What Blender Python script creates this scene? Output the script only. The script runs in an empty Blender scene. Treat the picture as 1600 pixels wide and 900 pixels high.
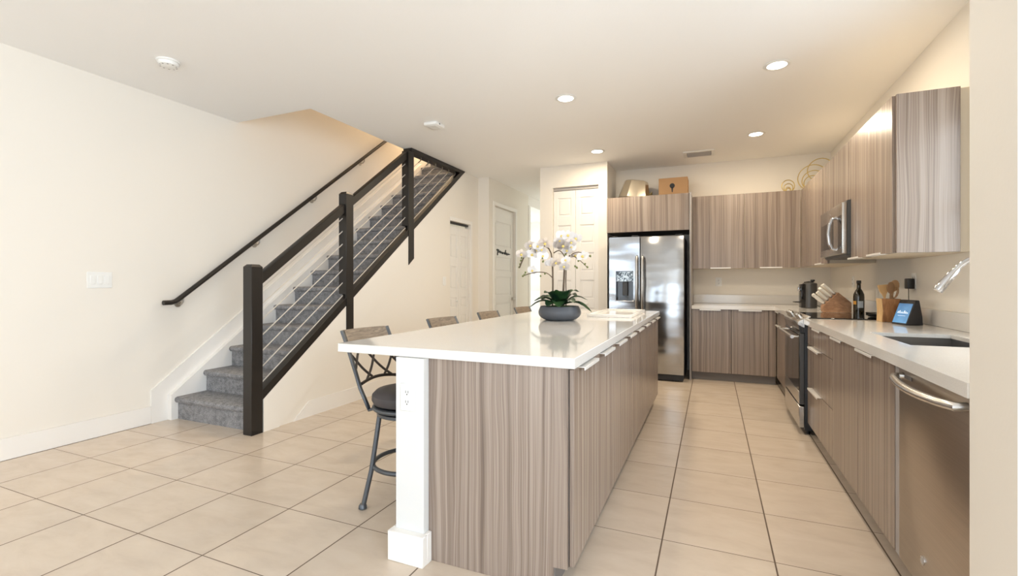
import bpy, bmesh, math, random
from mathutils import Vector, Matrix
random.seed(7)
PI = math.pi
S = bpy.context.scene
COL = S.collection

# ---------------------------------------------------------------- camera
cam_d = bpy.data.cameras.new('camera')
cam = bpy.data.objects.new('camera', cam_d); COL.objects.link(cam)
cam.location = (0, 0, 1.2)
cam.rotation_euler = (PI/2, 0, 0.4008)
cam_d.sensor_width = 36.0
cam_d.lens = 736.0/1600*36
cam_d.shift_y = -9.5/1600
cam_d.clip_start = 0.05
S.camera = cam

# ---------------------------------------------------------------- light
S.view_settings.view_transform = 'Standard'
S.view_settings.look = 'None'
S.view_settings.gamma = 1.0
S.view_settings.use_curve_mapping = False
S.view_settings.exposure = 0.13
try:
    S.cycles.use_denoising = True
    S.cycles.max_bounces = 12
    S.cycles.diffuse_bounces = 8
    S.cycles.sample_clamp_indirect = 8.0
    S.cycles.caustics_reflective = False
    S.cycles.caustics_refractive = False
except Exception:
    pass
W = bpy.data.worlds.new('sky'); S.world = W
W.use_nodes = True
wb = W.node_tree.nodes['Background']
wb.inputs[0].default_value = (0.78, 0.88, 1.0, 1); wb.inputs[1].default_value = 2.0

def area_light(name, loc, rot, sx, sy, power, color, shape='RECTANGLE', spread=PI):
    d = bpy.data.lights.new(name, 'AREA'); d.shape = shape; d.size = sx
    if shape in ('RECTANGLE', 'ELLIPSE'): d.size_y = sy
    d.energy = power; d.color = color; d.spread = spread
    o = bpy.data.objects.new(name, d); COL.objects.link(o)
    o.location = loc; o.rotation_euler = rot
    return o
DAY = (0.81, 0.915, 1.0)
# daylight at the window openings of the living area behind the camera
TILT = math.radians(24)     # window lights tilted up to brighten the ceiling, standing in for ground bounce
area_light('daylight_patio', (-2.6, -4.75, 0.95), (PI/2 + TILT, 0, 0), 2.7, 2.2, 46, DAY)
area_light('daylight_side', (0.9, -4.75, 0.95), (PI/2 + TILT, 0, 0), 2.3, 2.2, 42, DAY)
area_light('daylight_living', (3.3, -2.2, 1.35), (PI/2 + TILT, 0, PI/2), 4.6, 2.9, 480, DAY)
area_light('daylight_sink', (1.75, 2.65, 1.70), (PI/2, 0, PI/2), 1.5, 1.4, 48, DAY)
# daylight of the entry hall, lamp of the upper stair landing
area_light('daylight_entry', (-4.9, 9.4, 1.4), (PI/2, 0, -PI/2), 1.6, 2.0, 40, (0.92, 1.0, 0.93))
area_light('stair_lamp', (-3.9, 7.6, 5.3), (0, 0, 0), 0.5, 0.5, 80, (1.0, 0.78, 0.54))
WARM = (1.0, 0.84, 0.62)
LAMP_POWER = 16.0

# ---------------------------------------------------------------- materials
def mat(name, color, rough=0.5, metal=0.0, spec=0.5, coat=0.0, emis=None, estr=0.0):
    m = bpy.data.materials.new(name); m.use_nodes = True
    b = m.node_tree.nodes['Principled BSDF']
    b.inputs['Base Color'].default_value = (*color, 1)
    b.inputs['Roughness'].default_value = rough
    b.inputs['Metallic'].default_value = metal
    b.inputs['Specular IOR Level'].default_value = spec
    b.inputs['Coat Weight'].default_value = coat
    if emis:
        b.inputs['Emission Color'].default_value = (*emis, 1)
        b.inputs['Emission Strength'].default_value = estr
    return m
def nodes(m):
    nt = m.node_tree
    return nt, nt.nodes, nt.links, nt.nodes['Principled BSDF']
def pos(nt):
    g = nt.nodes.new('ShaderNodeNewGeometry'); return g.outputs['Position']
def vmul(nt, v, s):
    n = nt.nodes.new('ShaderNodeVectorMath'); n.operation = 'MULTIPLY'
    nt.links.new(v, n.inputs[0]); n.inputs[1].default_value = s; return n.outputs[0]
def noise(nt, v, scale, detail=3, rough=0.5, dist=0.0):
    n = nt.nodes.new('ShaderNodeTexNoise'); n.inputs['Scale'].default_value = scale
    n.inputs['Detail'].default_value = detail; n.inputs['Roughness'].default_value = rough
    n.inputs['Distortion'].default_value = dist
    if v is not None: nt.links.new(v, n.inputs['Vector'])
    return n.outputs['Fac']
def ramp(nt, f, stops):
    r = nt.nodes.new('ShaderNodeValToRGB'); e = r.color_ramp.elements
    while len(e) < len(stops): e.new(0.5)
    for el, (p, c) in zip(e, stops):
        el.position = p; el.color = (*c, 1) if len(c) == 3 else c
    nt.links.new(f, r.inputs[0]); return r.outputs[0]
def mth(nt, op, a, b=None, clamp=False):
    n = nt.nodes.new('ShaderNodeMath'); n.operation = op; n.use_clamp = clamp
    for i, x in enumerate((a, b)):
        if x is None: continue
        if isinstance(x, (int, float)): n.inputs[i].default_value = x
        else: nt.links.new(x, n.inputs[i])
    return n.outputs[0]
def mix(nt, f, a, b, mode='MIX'):
    n = nt.nodes.new('ShaderNodeMix'); n.data_type = 'RGBA'; n.blend_type = mode
    if isinstance(f, (int, float)): n.inputs['Factor'].default_value = f
    else: nt.links.new(f, n.inputs['Factor'])
    for k, x in (('A', a), ('B', b)):
        i = [s for s in n.inputs if s.name == k and s.type == 'RGBA'][0]
        if isinstance(x, tuple): i.default_value = (*x, 1)
        else: nt.links.new(x, i)
    return [s for s in n.outputs if s.type == 'RGBA'][0]
def bump(nt, b, h, strength, dist=0.01):
    n = nt.nodes.new('ShaderNodeBump'); n.inputs['Strength'].default_value = strength
    n.inputs['Distance'].default_value = dist
    nt.links.new(h, n.inputs['Height']); nt.links.new(n.outputs[0], b.inputs['Normal'])

def paint(name, c, rough=0.6, b_=0.05):
    m = mat(name, c, rough, spec=0.3)
    nt, N, L, b = nodes(m)
    bump(nt, b, noise(nt, pos(nt), 90, 3), b_, 0.004)
    return m
M = {}
M['wall'] = paint('wall_paint', (0.82, 0.78, 0.715))
M['ceiling'] = paint('ceiling_paint', (0.91, 0.905, 0.895), 0.8, 0.12)
M['trim'] = mat('white_trim', (0.84, 0.82, 0.79), 0.35)
M['door'] = mat('white_door', (0.82, 0.80, 0.77), 0.35)
M['island_wall'] = paint('island_white', (0.69, 0.695, 0.69), 0.45)

def wood_laminate(name, dark, midc, light, tint=1.0):
    m = mat(name, midc, 0.26, spec=0.5)
    nt, N, L, b = nodes(m)
    p = pos(nt)
    sx = N.new('ShaderNodeSeparateXYZ'); L.new(p, sx.inputs[0])
    u = mth(nt, 'ADD', sx.outputs[0], sx.outputs[1])
    cb = N.new('ShaderNodeCombineXYZ'); L.new(u, cb.inputs[0]); L.new(sx.outputs[2], cb.inputs[2])
    base = cb.outputs[0]
    warp = noise(nt, vmul(nt, base, (5, 1, 1.1)), 1.0, 2)
    wv = mth(nt, 'MULTIPLY', mth(nt, 'SUBTRACT', warp, 0.5), 0.05)
    u2 = mth(nt, 'ADD', u, wv)
    cb2 = N.new('ShaderNodeCombineXYZ'); L.new(u2, cb2.inputs[0]); L.new(sx.outputs[2], cb2.inputs[2])
    broad = noise(nt, vmul(nt, cb2.outputs[0], (34, 1, 0.28)), 1.0, 2, 0.55)
    fine = noise(nt, vmul(nt, cb2.outputs[0], (190, 1, 0.8)), 1.0, 3, 0.6)
    f = mth(nt, 'ADD', mth(nt, 'MULTIPLY', broad, 0.52), mth(nt, 'MULTIPLY', fine, 0.48))
    c = ramp(nt, f, [(0.36, dark), (0.48, midc), (0.60, light)])
    L.new(c, b.inputs['Base Color'])
    bump(nt, b, fine, 0.06, 0.002)
    return m
M['laminate'] = wood_laminate('zebra_laminate', (0.150, 0.112, 0.090), (0.260, 0.203, 0.166), (0.365, 0.300, 0.252))
M['kick'] = mat('toe_kick_grey', (0.20, 0.18, 0.17), 0.5)
M['edge'] = mat('laminate_edge', (0.36, 0.34, 0.335), 0.45)
M['carcass'] = mat('carcass_dark', (0.12, 0.10, 0.09), 0.6)
M['under'] = mat('cabinet_underside', (0.66, 0.58, 0.46), 0.5)
M['quartz'] = mat('white_quartz', (0.80, 0.775, 0.74), 0.07, spec=0.6)
nt, N, L, b = nodes(M['quartz'])
L.new(ramp(nt, noise(nt, pos(nt), 260, 2), [(0.3, (0.71, 0.685, 0.65)), (0.6, (0.77, 0.75, 0.72))]), b.inputs['Base Color'])

def steel(name, c, rough, wave=0.0):
    m = mat(name, c, rough, 1.0)
    nt, N, L, b = nodes(m)
    p = pos(nt)
    br = noise(nt, vmul(nt, p, (2, 2, 260)), 1.0, 2)
    L.new(ramp(nt, br, [(0.3, tuple(x*0.94 for x in c)), (0.7, tuple(min(1, x*1.04) for x in c))]), b.inputs['Base Color'])
    if wave: bump(nt, b, noise(nt, vmul(nt, p, (1.5, 1.5, 5.0)), 1.0, 1), wave, 0.05)
    return m
M['steel'] = steel('brushed_steel', (0.60, 0.59, 0.575), 0.24)
M['fridge'] = steel('fridge_steel', (0.43, 0.44, 0.455), 0.17, 0.3)
M['slate'] = steel('dishwasher_steel', (0.46, 0.40, 0.34), 0.30)
M['chrome'] = mat('chrome', (0.58, 0.58, 0.60), 0.08, 1.0)
M['alu'] = mat('satin_aluminium', (0.84, 0.82, 0.79), 0.35, 0.3)
M['sink'] = steel('sink_steel', (0.30, 0.29, 0.285), 0.36)
M['black'] = mat('black_plastic', (0.015, 0.015, 0.016), 0.4)
M['gloss_black'] = mat('black_glass', (0.008, 0.008, 0.009), 0.05, spec=0.6)
M['navy'] = mat('range_side', (0.022, 0.026, 0.034), 0.35)
M['charcoal'] = mat('charcoal_side', (0.06, 0.062, 0.066), 0.4)
M['rail'] = mat('espresso_wood', (0.014, 0.011, 0.009), 0.38)
M['cable'] = mat('steel_cable', (0.78, 0.73, 0.66), 0.35, 0.35)
M['nickel'] = mat('brushed_nickel', (0.52, 0.49, 0.45), 0.3, 1.0)
M['white_plastic'] = mat('white_plastic', (0.83, 0.83, 0.81), 0.35)
M['slot'] = mat('dark_slot', (0.03, 0.03, 0.03), 0.6)
M['lamp'] = mat('lamp_lens', (1, 0.97, 0.9), 0.4, emis=(1.0, 0.94, 0.84), estr=14)
M['vent'] = mat('vent_grey', (0.42, 0.40, 0.39), 0.5)
M['vent_dark'] = mat('vent_dark_and_shade', (0.16, 0.15, 0.15), 0.6)  # dark grille tone, also the painted shade inside the ceiling vent
M['stool_metal'] = mat('stool_metal', (0.115, 0.125, 0.14), 0.38, 0.65)
M['bronze'] = mat('dark_bronze', (0.055, 0.045, 0.04), 0.4, 0.6)
M['seat'] = mat('charcoal_vinyl', (0.062, 0.056, 0.060), 0.5)
M['pot'] = mat('slate_pot', (0.085, 0.093, 0.110), 0.5)
M['leaf'] = mat('orchid_leaf', (0.012, 0.055, 0.026), 0.35)
nt, N, L, b = nodes(M['leaf'])
L.new(ramp(nt, noise(nt, pos(nt), 14, 2), [(0.35, (0.010, 0.045, 0.026)), (0.7, (0.055, 0.140, 0.045))]), b.inputs['Base Color'])
M['moss'] = mat('moss', (0.08, 0.13, 0.03), 0.9)
M['stem'] = mat('orchid_stem', (0.105, 0.070, 0.042), 0.6)
M['petal'] = mat('orchid_petal', (0.88, 0.87, 0.88), 0.5)
M['lip'] = mat('orchid_lip', (0.80, 0.62, 0.18), 0.5)
M['bud'] = mat('orchid_bud', (0.16, 0.19, 0.06), 0.5)
M['gold'] = mat('gold_wire', (0.58, 0.44, 0.16), 0.3, 0.75)
M['card'] = mat('cardboard', (0.42, 0.25, 0.125), 0.8)
M['tin'] = mat('champagne_tin', (0.80, 0.73, 0.60), 0.16, 0.9)
M['cream_handle'] = mat('cream_handle', (0.90, 0.86, 0.78), 0.35)
M['display'] = mat('display_black', (0.018, 0.018, 0.022), 0.45)
M['beech'] = mat('beech', (0.62, 0.40, 0.19), 0.5)
M['walnut_spoon'] = mat('walnut_spoon', (0.26, 0.145, 0.07), 0.5)
M['oak_spoon'] = mat('oak_spoon', (0.44, 0.27, 0.14), 0.5)
M['label'] = mat('bottle_label', (0.62, 0.68, 0.74), 0.5)
M['gold_label'] = mat('amber_label', (0.75, 0.36, 0.06), 0.5)
M['bottle'] = mat('dark_green_glass', (0.020, 0.014, 0.004), 0.06, spec=0.7)
M['tray'] = mat('white_tray', (0.85, 0.83, 0.80), 0.15)

def carpet():
    m = mat('grey_carpet', (0.2, 0.2, 0.2), 0.95, spec=0.1)
    nt, N, L, b = nodes(m)
    p = pos(nt)
    n1 = noise(nt, p, 140, 3); n2 = noise(nt, p, 26, 3)
    f = mth(nt, 'ADD', mth(nt, 'MULTIPLY', n1, 0.6), mth(nt, 'MULTIPLY', n2, 0.4))
    L.new(ramp(nt, f, [(0.36, (0.150, 0.150, 0.157)), (0.64, (0.385, 0.380, 0.388))]), b.inputs['Base Color'])
    bump(nt, b, n1, 0.6, 0.01)
    return m
M['carpet'] = carpet()
def grain(name, a, c, sc=(6, 40, 6)):
    m = mat(name, a, 0.5)
    nt, N, L, b = nodes(m)
    L.new(ramp(nt, noise(nt, vmul(nt, pos(nt), sc), 1.0, 3, 0.6, 1.2), [(0.35, a), (0.65, c)]), b.inputs['Base Color'])
    return m
M['block'] = grain('acacia', (0.33, 0.165, 0.085), (0.52, 0.30, 0.17), (14, 8, 34))
M['crock'] = grain('live_edge_wood', (0.23, 0.095, 0.032), (0.40, 0.19, 0.075), (26, 10, 9))
M['sapwood'] = grain('sapwood', (0.66, 0.42, 0.19), (0.78, 0.55, 0.29), (20, 20, 10))
M['slat'] = grain('weathered_slat', (0.155, 0.115, 0.082), (0.29, 0.225, 0.165), (60, 9, 80))

def floor_tiles():
    m = mat('porcelain_tile', (0.6, 0.5, 0.4), 0.3, spec=0.45)
    nt, N, L, b = nodes(m)
    p = pos(nt)
    sx = N.new('ShaderNodeSeparateXYZ'); L.new(p, sx.inputs[0])
    PX, OX, PY, OY, G = 0.4615, -0.212, 0.4605, 0.452, 0.0042
    def cell(s, o, pitch):
        a = mth(nt, 'DIVIDE', mth(nt, 'SUBTRACT', s, o - 40*pitch), pitch)
        fr = mth(nt, 'FRACT', a)
        d = mth(nt, 'MULTIPLY', mth(nt, 'MINIMUM', fr, mth(nt, 'SUBTRACT', 1.0, fr)), pitch)
        return mth(nt, 'FLOOR', a), d
    ix, dx = cell(sx.outputs[0], OX, PX); iy, dy = cell(sx.outputs[1], OY, PY)
    d = mth(nt, 'MINIMUM', mth(nt, 'MULTIPLY', dx, 0.62), dy)
    g = mth(nt, 'LESS_THAN', d, G/2)
    cb = N.new('ShaderNodeCombineXYZ'); L.new(ix, cb.inputs[0]); L.new(iy, cb.inputs[1])
    wn = N.new('ShaderNodeTexWhiteNoise'); wn.noise_dimensions = '2D'; L.new(cb.outputs[0], wn.inputs[0])
    off = N.new('ShaderNodeVectorMath'); off.operation = 'ADD'
    L.new(p, off.inputs[0]); L.new(vmul(nt, wn.outputs['Color'], (9, 9, 0)), off.inputs[1])
    n1 = noise(nt, vmul(nt, off.outputs[0], (4, 9, 1)), 1.0, 5, 0.6, 0.4)
    c = ramp(nt, n1, [(0.3, (0.600, 0.500, 0.405)), (0.5, (0.645, 0.545, 0.445)), (0.7, (0.675, 0.578, 0.480))])
    v = mth(nt, 'ADD', 0.955, mth(nt, 'MULTIPLY', wn.outputs['Value'], 0.07))
    c2 = mix(nt, 1.0, c, v, 'MULTIPLY')
    c3 = mix(nt, g, c2, (0.130, 0.088, 0.060))
    L.new(c3, b.inputs['Base Color'])
    r = mth(nt, 'ADD', 0.24, mth(nt, 'MULTIPLY', g, 0.5)); L.new(r, b.inputs['Roughness'])
    h = mth(nt, 'SUBTRACT', 1.0, g)
    bump(nt, b, h, 0.25, 0.002)
    return m
M['floor'] = floor_tiles()
def pane():
    m = bpy.data.materials.new('window_pane'); m.use_nodes = True
    nt = m.node_tree; nt.nodes.clear()
    o = nt.nodes.new('ShaderNodeOutputMaterial'); t = nt.nodes.new('ShaderNodeBsdfTransparent')
    g = nt.nodes.new('ShaderNodeBsdfGlossy'); g.inputs['Roughness'].default_value = 0.02
    mx = nt.nodes.new('ShaderNodeMixShader'); mx.inputs[0].default_value = 0.08
    nt.links.new(t.outputs[0], mx.inputs[1]); nt.links.new(g.outputs[0], mx.inputs[2])
    nt.links.new(mx.outputs[0], o.inputs[0]); return m
M['pane'] = pane()
def screen():
    m = mat('screen_blue', (0.02, 0.06, 0.12), 0.15)
    nt, N, L, b = nodes(m)
    p = pos(nt)
    n = noise(nt, p, 22, 3)
    sx = N.new('ShaderNodeSeparateXYZ'); L.new(p, sx.inputs[0])
    zz = mth(nt, 'MULTIPLY', mth(nt, 'SUBTRACT', sx.outputs[2], 0.92), 3.2)
    c = ramp(nt, mth(nt, 'ADD', mth(nt, 'MULTIPLY', n, 0.5), mth(nt, 'SUBTRACT', 0.55, zz)), [(0.2, (0.03, 0.12, 0.30)), (0.8, (0.16, 0.42, 0.72))])
    L.new(c, b.inputs['Emission Color']); b.inputs['Emission Strength'].default_value = 0.75
    return m
M['screen'] = screen()
M['screen_white'] = mat('screen_white', (0.7, 0.8, 0.9), 0.4, emis=(0.8, 0.9, 1.0), estr=0.8)

# ---------------------------------------------------------------- mesh helpers
def box(bm, x0, x1, y0, y1, z0, z1, bev=0.0, seg=1):
    x0, x1 = sorted((x0, x1)); y0, y1 = sorted((y0, y1)); z0, z1 = sorted((z0, z1))
    vs = [bm.verts.new((x, y, z)) for z in (z0, z1) for y in (y0, y1) for x in (x0, x1)]
    fs = [bm.faces.new([vs[i] for i in q]) for q in ((0, 2, 3, 1), (4, 5, 7, 6), (0, 1, 5, 4), (1, 3, 7, 5), (3, 2, 6, 7), (2, 0, 4, 6))]
    if bev > 0:
        bev = min(bev, 0.45*min(x1-x0, y1-y0, z1-z0))
        es = list({e for f in fs for e in f.edges})
        bmesh.ops.bevel(bm, geom=es, offset=bev, segments=seg, profile=0.5, affect='EDGES')
def tube(bm, pts, r, seg=10, closed=False, radii=None, flat=None):
    pts = [Vector(p) for p in pts]; n = len(pts)
    tang = []
    for i in range(n):
        a = pts[(i-1) % n] if (closed or i > 0) else pts[i]
        c = pts[(i+1) % n] if (closed or i < n-1) else pts[i]
        t = (c-a); tang.append(t.normalized() if t.length > 1e-9 else Vector((0, 0, 1)))
    up = Vector((0, 0, 1)) if abs(tang[0].z) < 0.9 else Vector((1, 0, 0))
    nrm = (up - tang[0]*up.dot(tang[0])).normalized()
    rings = []
    for i in range(n):
        nrm = (nrm - tang[i]*nrm.dot(tang[i])).normalized()
        bi = tang[i].cross(nrm)
        rr = radii[i] if radii else r
        ra, rb = (rr, rr) if flat is None else (rr*flat, rr)
        rings.append([bm.verts.new(pts[i] + nrm*ra*math.cos(2*PI*k/seg) + bi*rb*math.sin(2*PI*k/seg)) for k in range(seg)])
    m = n if closed else n-1
    for i in range(m):
        A, B = rings[i], rings[(i+1) % n]
        for k in range(seg):
            bm.faces.new((A[k], A[(k+1) % seg], B[(k+1) % seg], B[k]))
    if not closed:
        bm.faces.new(rings[0]); bm.faces.new(list(reversed(rings[-1])))
def lathe(bm, prof, c=(0, 0, 0), seg=32, mtx=None):
    rings = []
    for r, z in prof:
        if r < 1e-6: rings.append([bm.verts.new((c[0], c[1], c[2]+z))])
        else: rings.append([bm.verts.new((c[0]+r*math.cos(2*PI*k/seg), c[1]+r*math.sin(2*PI*k/seg), c[2]+z)) for k in range(seg)])
    new = [v for r in rings for v in r]
    for A, B in zip(rings, rings[1:]):
        for k in range(seg):
            k2 = (k+1) % seg
            if len(A) == 1 and len(B) == 1: continue
            if len(A) == 1: bm.faces.new((A[0], B[k2], B[k]))
            elif len(B) == 1: bm.faces.new((A[k], A[k2], B[0]))
            else: bm.faces.new((A[k], A[k2], B[k2], B[k]))
    if len(rings[0]) > 1: bm.faces.new(list(reversed(rings[0])))
    if len(rings[-1]) > 1: bm.faces.new(rings[-1])
    if mtx is not None: bmesh.ops.transform(bm, matrix=mtx, verts=new)
def prism(bm, poly, axis, a, b, bev=0.0):
    def P(p, t):
        return {'x': (t, p[0], p[1]), 'y': (p[0], t, p[1]), 'z': (p[0], p[1], t)}[axis]
    A = [bm.verts.new(P(p, a)) for p in poly]; B = [bm.verts.new(P(p, b)) for p in poly]
    fs = [bm.faces.new(A), bm.faces.new(list(reversed(B)))]
    n = len(poly)
    for i in range(n): fs.append(bm.faces.new((A[i], B[i], B[(i+1) % n], A[(i+1) % n])))
    if bev:
        bmesh.ops.bevel(bm, geom=list({e for f in fs for e in f.edges}), offset=bev, segments=1, affect='EDGES')
def disc_y(bm, c, r, y0, y1, seg=24):     # a disc whose axis is Y
    prism(bm, [(c[0]+r*math.cos(2*PI*k/seg), c[1]+r*math.sin(2*PI*k/seg)) for k in range(seg)], 'y', y0, y1)
def disc_x(bm, c, r, x0, x1, seg=24):     # a disc whose axis is X
    prism(bm, [(c[0]+r*math.cos(2*PI*k/seg), c[1]+r*math.sin(2*PI*k/seg)) for k in range(seg)], 'x', x0, x1)
def fbox(bm, pl, u0, u1, d0, d1, z0, z1, bev=0.0, seg=1):
    """box on a front plane: u along the front, d into it (negative = proud)."""
    ax, c = pl
    if ax == '-y': box(bm, u0, u1, c+d0, c+d1, z0, z1, bev, seg)
    elif ax == '+x': box(bm, c-d1, c-d0, u0, u1, z0, z1, bev, seg)
    elif ax == '-x': box(bm, c+d0, c+d1, u0, u1, z0, z1, bev, seg)
def root_loc(p):
    v = Vector((0, 0, 0))
    while p is not None:
        v += p.location; p = p.parent
    return v
def B(): return bmesh.new()
def obj(name, bm, m, parent=None, loc=None, local=False, smooth=True):
    bmesh.ops.recalc_face_normals(bm, faces=bm.faces[:])
    off = Vector((0, 0, 0))
    if not local:
        if parent is not None: off = root_loc(parent)
        elif loc is not None: off = Vector(loc)
    if off.length > 0: bmesh.ops.translate(bm, vec=-off, verts=bm.verts[:])
    if smooth:
        for f in bm.faces: f.smooth = True
        for e in bm.edges:
            if len(e.link_faces) == 2 and e.calc_face_angle(0) > math.radians(38): e.smooth = False
    me = bpy.data.meshes.new(name); bm.to_mesh(me); bm.free()
    me.materials.append(M[m] if isinstance(m, str) else m)
    o = bpy.data.objects.new(name, me); COL.objects.link(o)
    if parent is not None: o.parent = parent
    elif loc is not None: o.location = loc
    return o
def thing(name, label, cat, loc, group=None, rz=0.0):
    o = bpy.data.objects.new(name, None); COL.objects.link(o)
    o.empty_display_size = 0.1
    o.location = loc; o.rotation_euler = (0, 0, rz); o['label'] = label; o['category'] = cat
    if group: o['group'] = group
    return o
def tag(o, label, cat, group=None):
    o['label'] = label; o['category'] = cat
    if group: o['group'] = group
    return o
def struct(name, bm, m, parent=None, label=None):
    o = obj(name, bm, m, parent)
    if parent is None:
        o['kind'] = 'structure'
    if label: o['label'] = label
    return o
def copy_tree(o, parent=None):
    c = o.copy(); COL.objects.link(c)
    c.parent = parent
    for ch in list(o.children): copy_tree(ch, c)
    return c

# ---------------------------------------------------------------- the room
CZ = 2.8
XL, XO, XK = -4.38, -3.41, -3.31          # left wall, opening edge, stair wall face
def SB(y): return 0.267 + 0.757*(y - 2.689)   # underside of the black sloping rail
bm = B(); box(bm, -5.6, 2.8, -4.3, 11, -0.12, 0.0); struct('floor', bm, 'floor')
bm = B(); box(bm, -4.55, XL, -4.3, 8.16, 0, 6.0); box(bm, -4.55, XL, 8.16, 9.2, 2.62, 6.0); box(bm, -4.55, XL, 10.3, 10.6, 0, CZ); box(bm, -4.55, XL, 9.2, 10.3, 2.62, CZ); box(bm, -4.55, XL, 8.16, 8.5, 0, 2.62); struct('wall_left', bm, 'wall')
# ceiling with the stair opening: one slab made of a polygon with a rectangular notch
bm = B(); box(bm, XO, 2.8, -4.3, 11, CZ, CZ+0.42); struct('ceiling', bm, 'ceiling')
bm = B(); box(bm, -4.38, XO, -4.3, 3.28, CZ, CZ+0.42); struct('ceiling_left', bm, 'ceiling')
bm = B(); box(bm, -4.38, XO, 6.70, 11, CZ, CZ+0.42); struct('floor_upper', bm, 'ceiling')
# upper storey round the stair opening
bm = B(); box(bm, -4.38, -3.29, 3.10, 3.28, CZ+0.42, 6.0); struct('wall_upper_front', bm, 'wall')
bm = B(); box(bm, XO, -3.29, 3.28, 9.0, CZ+0.42, 6.0); struct('wall_upper_right', bm, 'wall')
bm = B(); box(bm, -4.38, -3.29, 9.0, 9.15, CZ+0.42, 6.0); struct('wall_upper_back', bm, 'wall')
bm = B(); box(bm, -4.55, -3.2, 3.0, 9.2, 6.0, 6.1); struct('ceiling_upper', bm, 'ceiling')

# stair wall (under the stair), with the closet opening
D1 = (5.63, 6.21, 2.045)
bm = B()
ytop = 2.689 + (CZ - 0.267)/0.757
poly = [(2.685, 0), (2.685, SB(2.685)), (ytop, CZ), (6.48, CZ), (6.48, 0), (D1[1], 0), (D1[1], D1[2]), (D1[0], D1[2]), (D1[0], 0)]
prism(bm, poly, 'x', XK-0.085, XK); struct('wall_stair', bm, 'wall')
bm = B()
y2 = 2.836
def TL(y): return 0.777*(y - y2)
prism(bm, [(2.69, 0), (y2, 0), (5.60, TL(5.60)), (6.0, TL(6.0)), (6.03, SB(6.03)-0.005), (2.69, SB(2.69)-0.004)], 'x', XK, XK+0.015)
struct('trim_1', bm, 'wall')
bm = B(); prism(bm, [(2.99, 0), (5.56, 0), (5.56, 0.14), (3.0+0.16, 0.14)], 'x', XK, XK+0.008); struct('baseboard_stair', bm, 'trim')
bm = B(); box(bm, XK, XK+0.012, 6.28, 6.48, 0, 0.14); struct('baseboard_hall', bm, 'trim')
# hall wall, stepping in, with its door opening
XH = -3.13
D2 = (6.67, 7.53, 2.40)
bm = B()
box(bm, -3.40, XH, 6.48, D2[0], 0, CZ)
box(bm, -3.30, XH, D2[0], D2[1], D2[2], CZ)
box(bm, -3.30, XH, D2[1], 8.16, 0, CZ)
struct('wall_hall', bm, 'wall')
bm = B(); box(bm, -4.38, XH, 8.16, 11, 2.62, CZ); struct('wall_hall_header', bm, 'trim')
bm = B(); box(bm, -3.32, XH+0.015, 8.16, 8.25, 0, 2.62, 0.004); struct('trim_2', bm, 'trim')
bm = B(); box(bm, -5.6, 1.5, 10.6, 10.75, 0, CZ); struct('wall_hall_end', bm, 'wall')
bm = B(); box(bm, -4.38, -3.2, 10.0, 10.12, 0, 1.0, 0.004); struct('wall_entry_half', bm, 'trim')
# pantry block
D3 = (-2.035, -1.394, 2.505)
bm = B()
prism(bm, [(-2.22, 0), (D3[0], 0), (D3[0], D3[2]), (D3[1], D3[2]), (D3[1], 0), (-1.275, 0), (-1.275, CZ), (-2.22, CZ)], 'y', 6.25, 6.37)
struct('wall_pantry', bm, 'wall')
bm = B(); box(bm, -2.22, -2.10, 6.37, 10.6, 0, CZ); struct('wall_pantry_side', bm, 'wall')
bm = B(); box(bm, -1.39, -1.275, 6.37, 7.0, 0, CZ); struct('wall_fridge_side', bm, 'wall')
bm = B(); box(bm, -1.275, 1.5, 6.87, 7.0, 0, CZ); struct('wall_back', bm, 'wall')
bm = B(); box(bm, 1.35, 1.5, 3.25, 6.87, 0, CZ); box(bm, 1.35, 1.5, 1.727, 2.05, 0, CZ); box(bm, 1.35, 1.5, 2.05, 3.25, 0, 1.10); box(bm, 1.35, 1.5, 2.05, 3.25, 2.25, CZ); struct('wall_right', bm, 'wall')
bm = B()
for a, c in ((2.05, 2.10), (2.625, 2.675), (3.20, 3.25)): box(bm, 1.40, 1.47, a, c, 1.10, 2.25)
for a, c in ((2.10, 2.625), (2.675, 3.20)): box(bm, 1.402, 1.468, a, c, 1.10, 1.15); box(bm, 1.402, 1.468, a, c, 2.20, 2.25); box(bm, 1.41, 1.46, a, c, 1.66, 1.69)
w = struct('window_4', bm, 'trim')
bm = B(); box(bm, 1.432, 1.438, 2.10, 2.625, 1.15, 2.20); box(bm, 1.432, 1.438, 2.675, 3.20, 1.15, 2.20); obj('pane', bm, 'pane', w)
bm = B(); box(bm, 0.67, 2.8, 1.50, 1.727, 0, CZ); struct('wall_stub', bm, 'wall')
bm = B(); box(bm, 2.6, 2.75, -0.1, 1.50, 0, CZ); box(bm, 2.6, 2.75, -4.0, -3.1, 0, CZ); box(bm, 2.6, 2.75, -3.1, -0.1, 2.68, CZ); struct('wall_living', bm, 'wall')
bm = B()
for a, c in ((-3.1, -3.04), (-1.64, -1.56), (-0.16, -0.1)): box(bm, 2.64, 2.72, a, c, 0, 2.68)
for a, c in ((-3.04, -1.64), (-1.56, -0.16)): box(bm, 2.645, 2.715, a, c, 2.61, 2.68); box(bm, 2.645, 2.715, a, c, 0, 0.07)
w = struct('window_3', bm, 'trim')
bm = B(); box(bm, 2.675, 2.685, -3.04, -1.64, 0.07, 2.61); box(bm, 2.675, 2.685, -1.56, -0.16, 0.07, 2.61); obj('pane', bm, 'pane', w)
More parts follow.
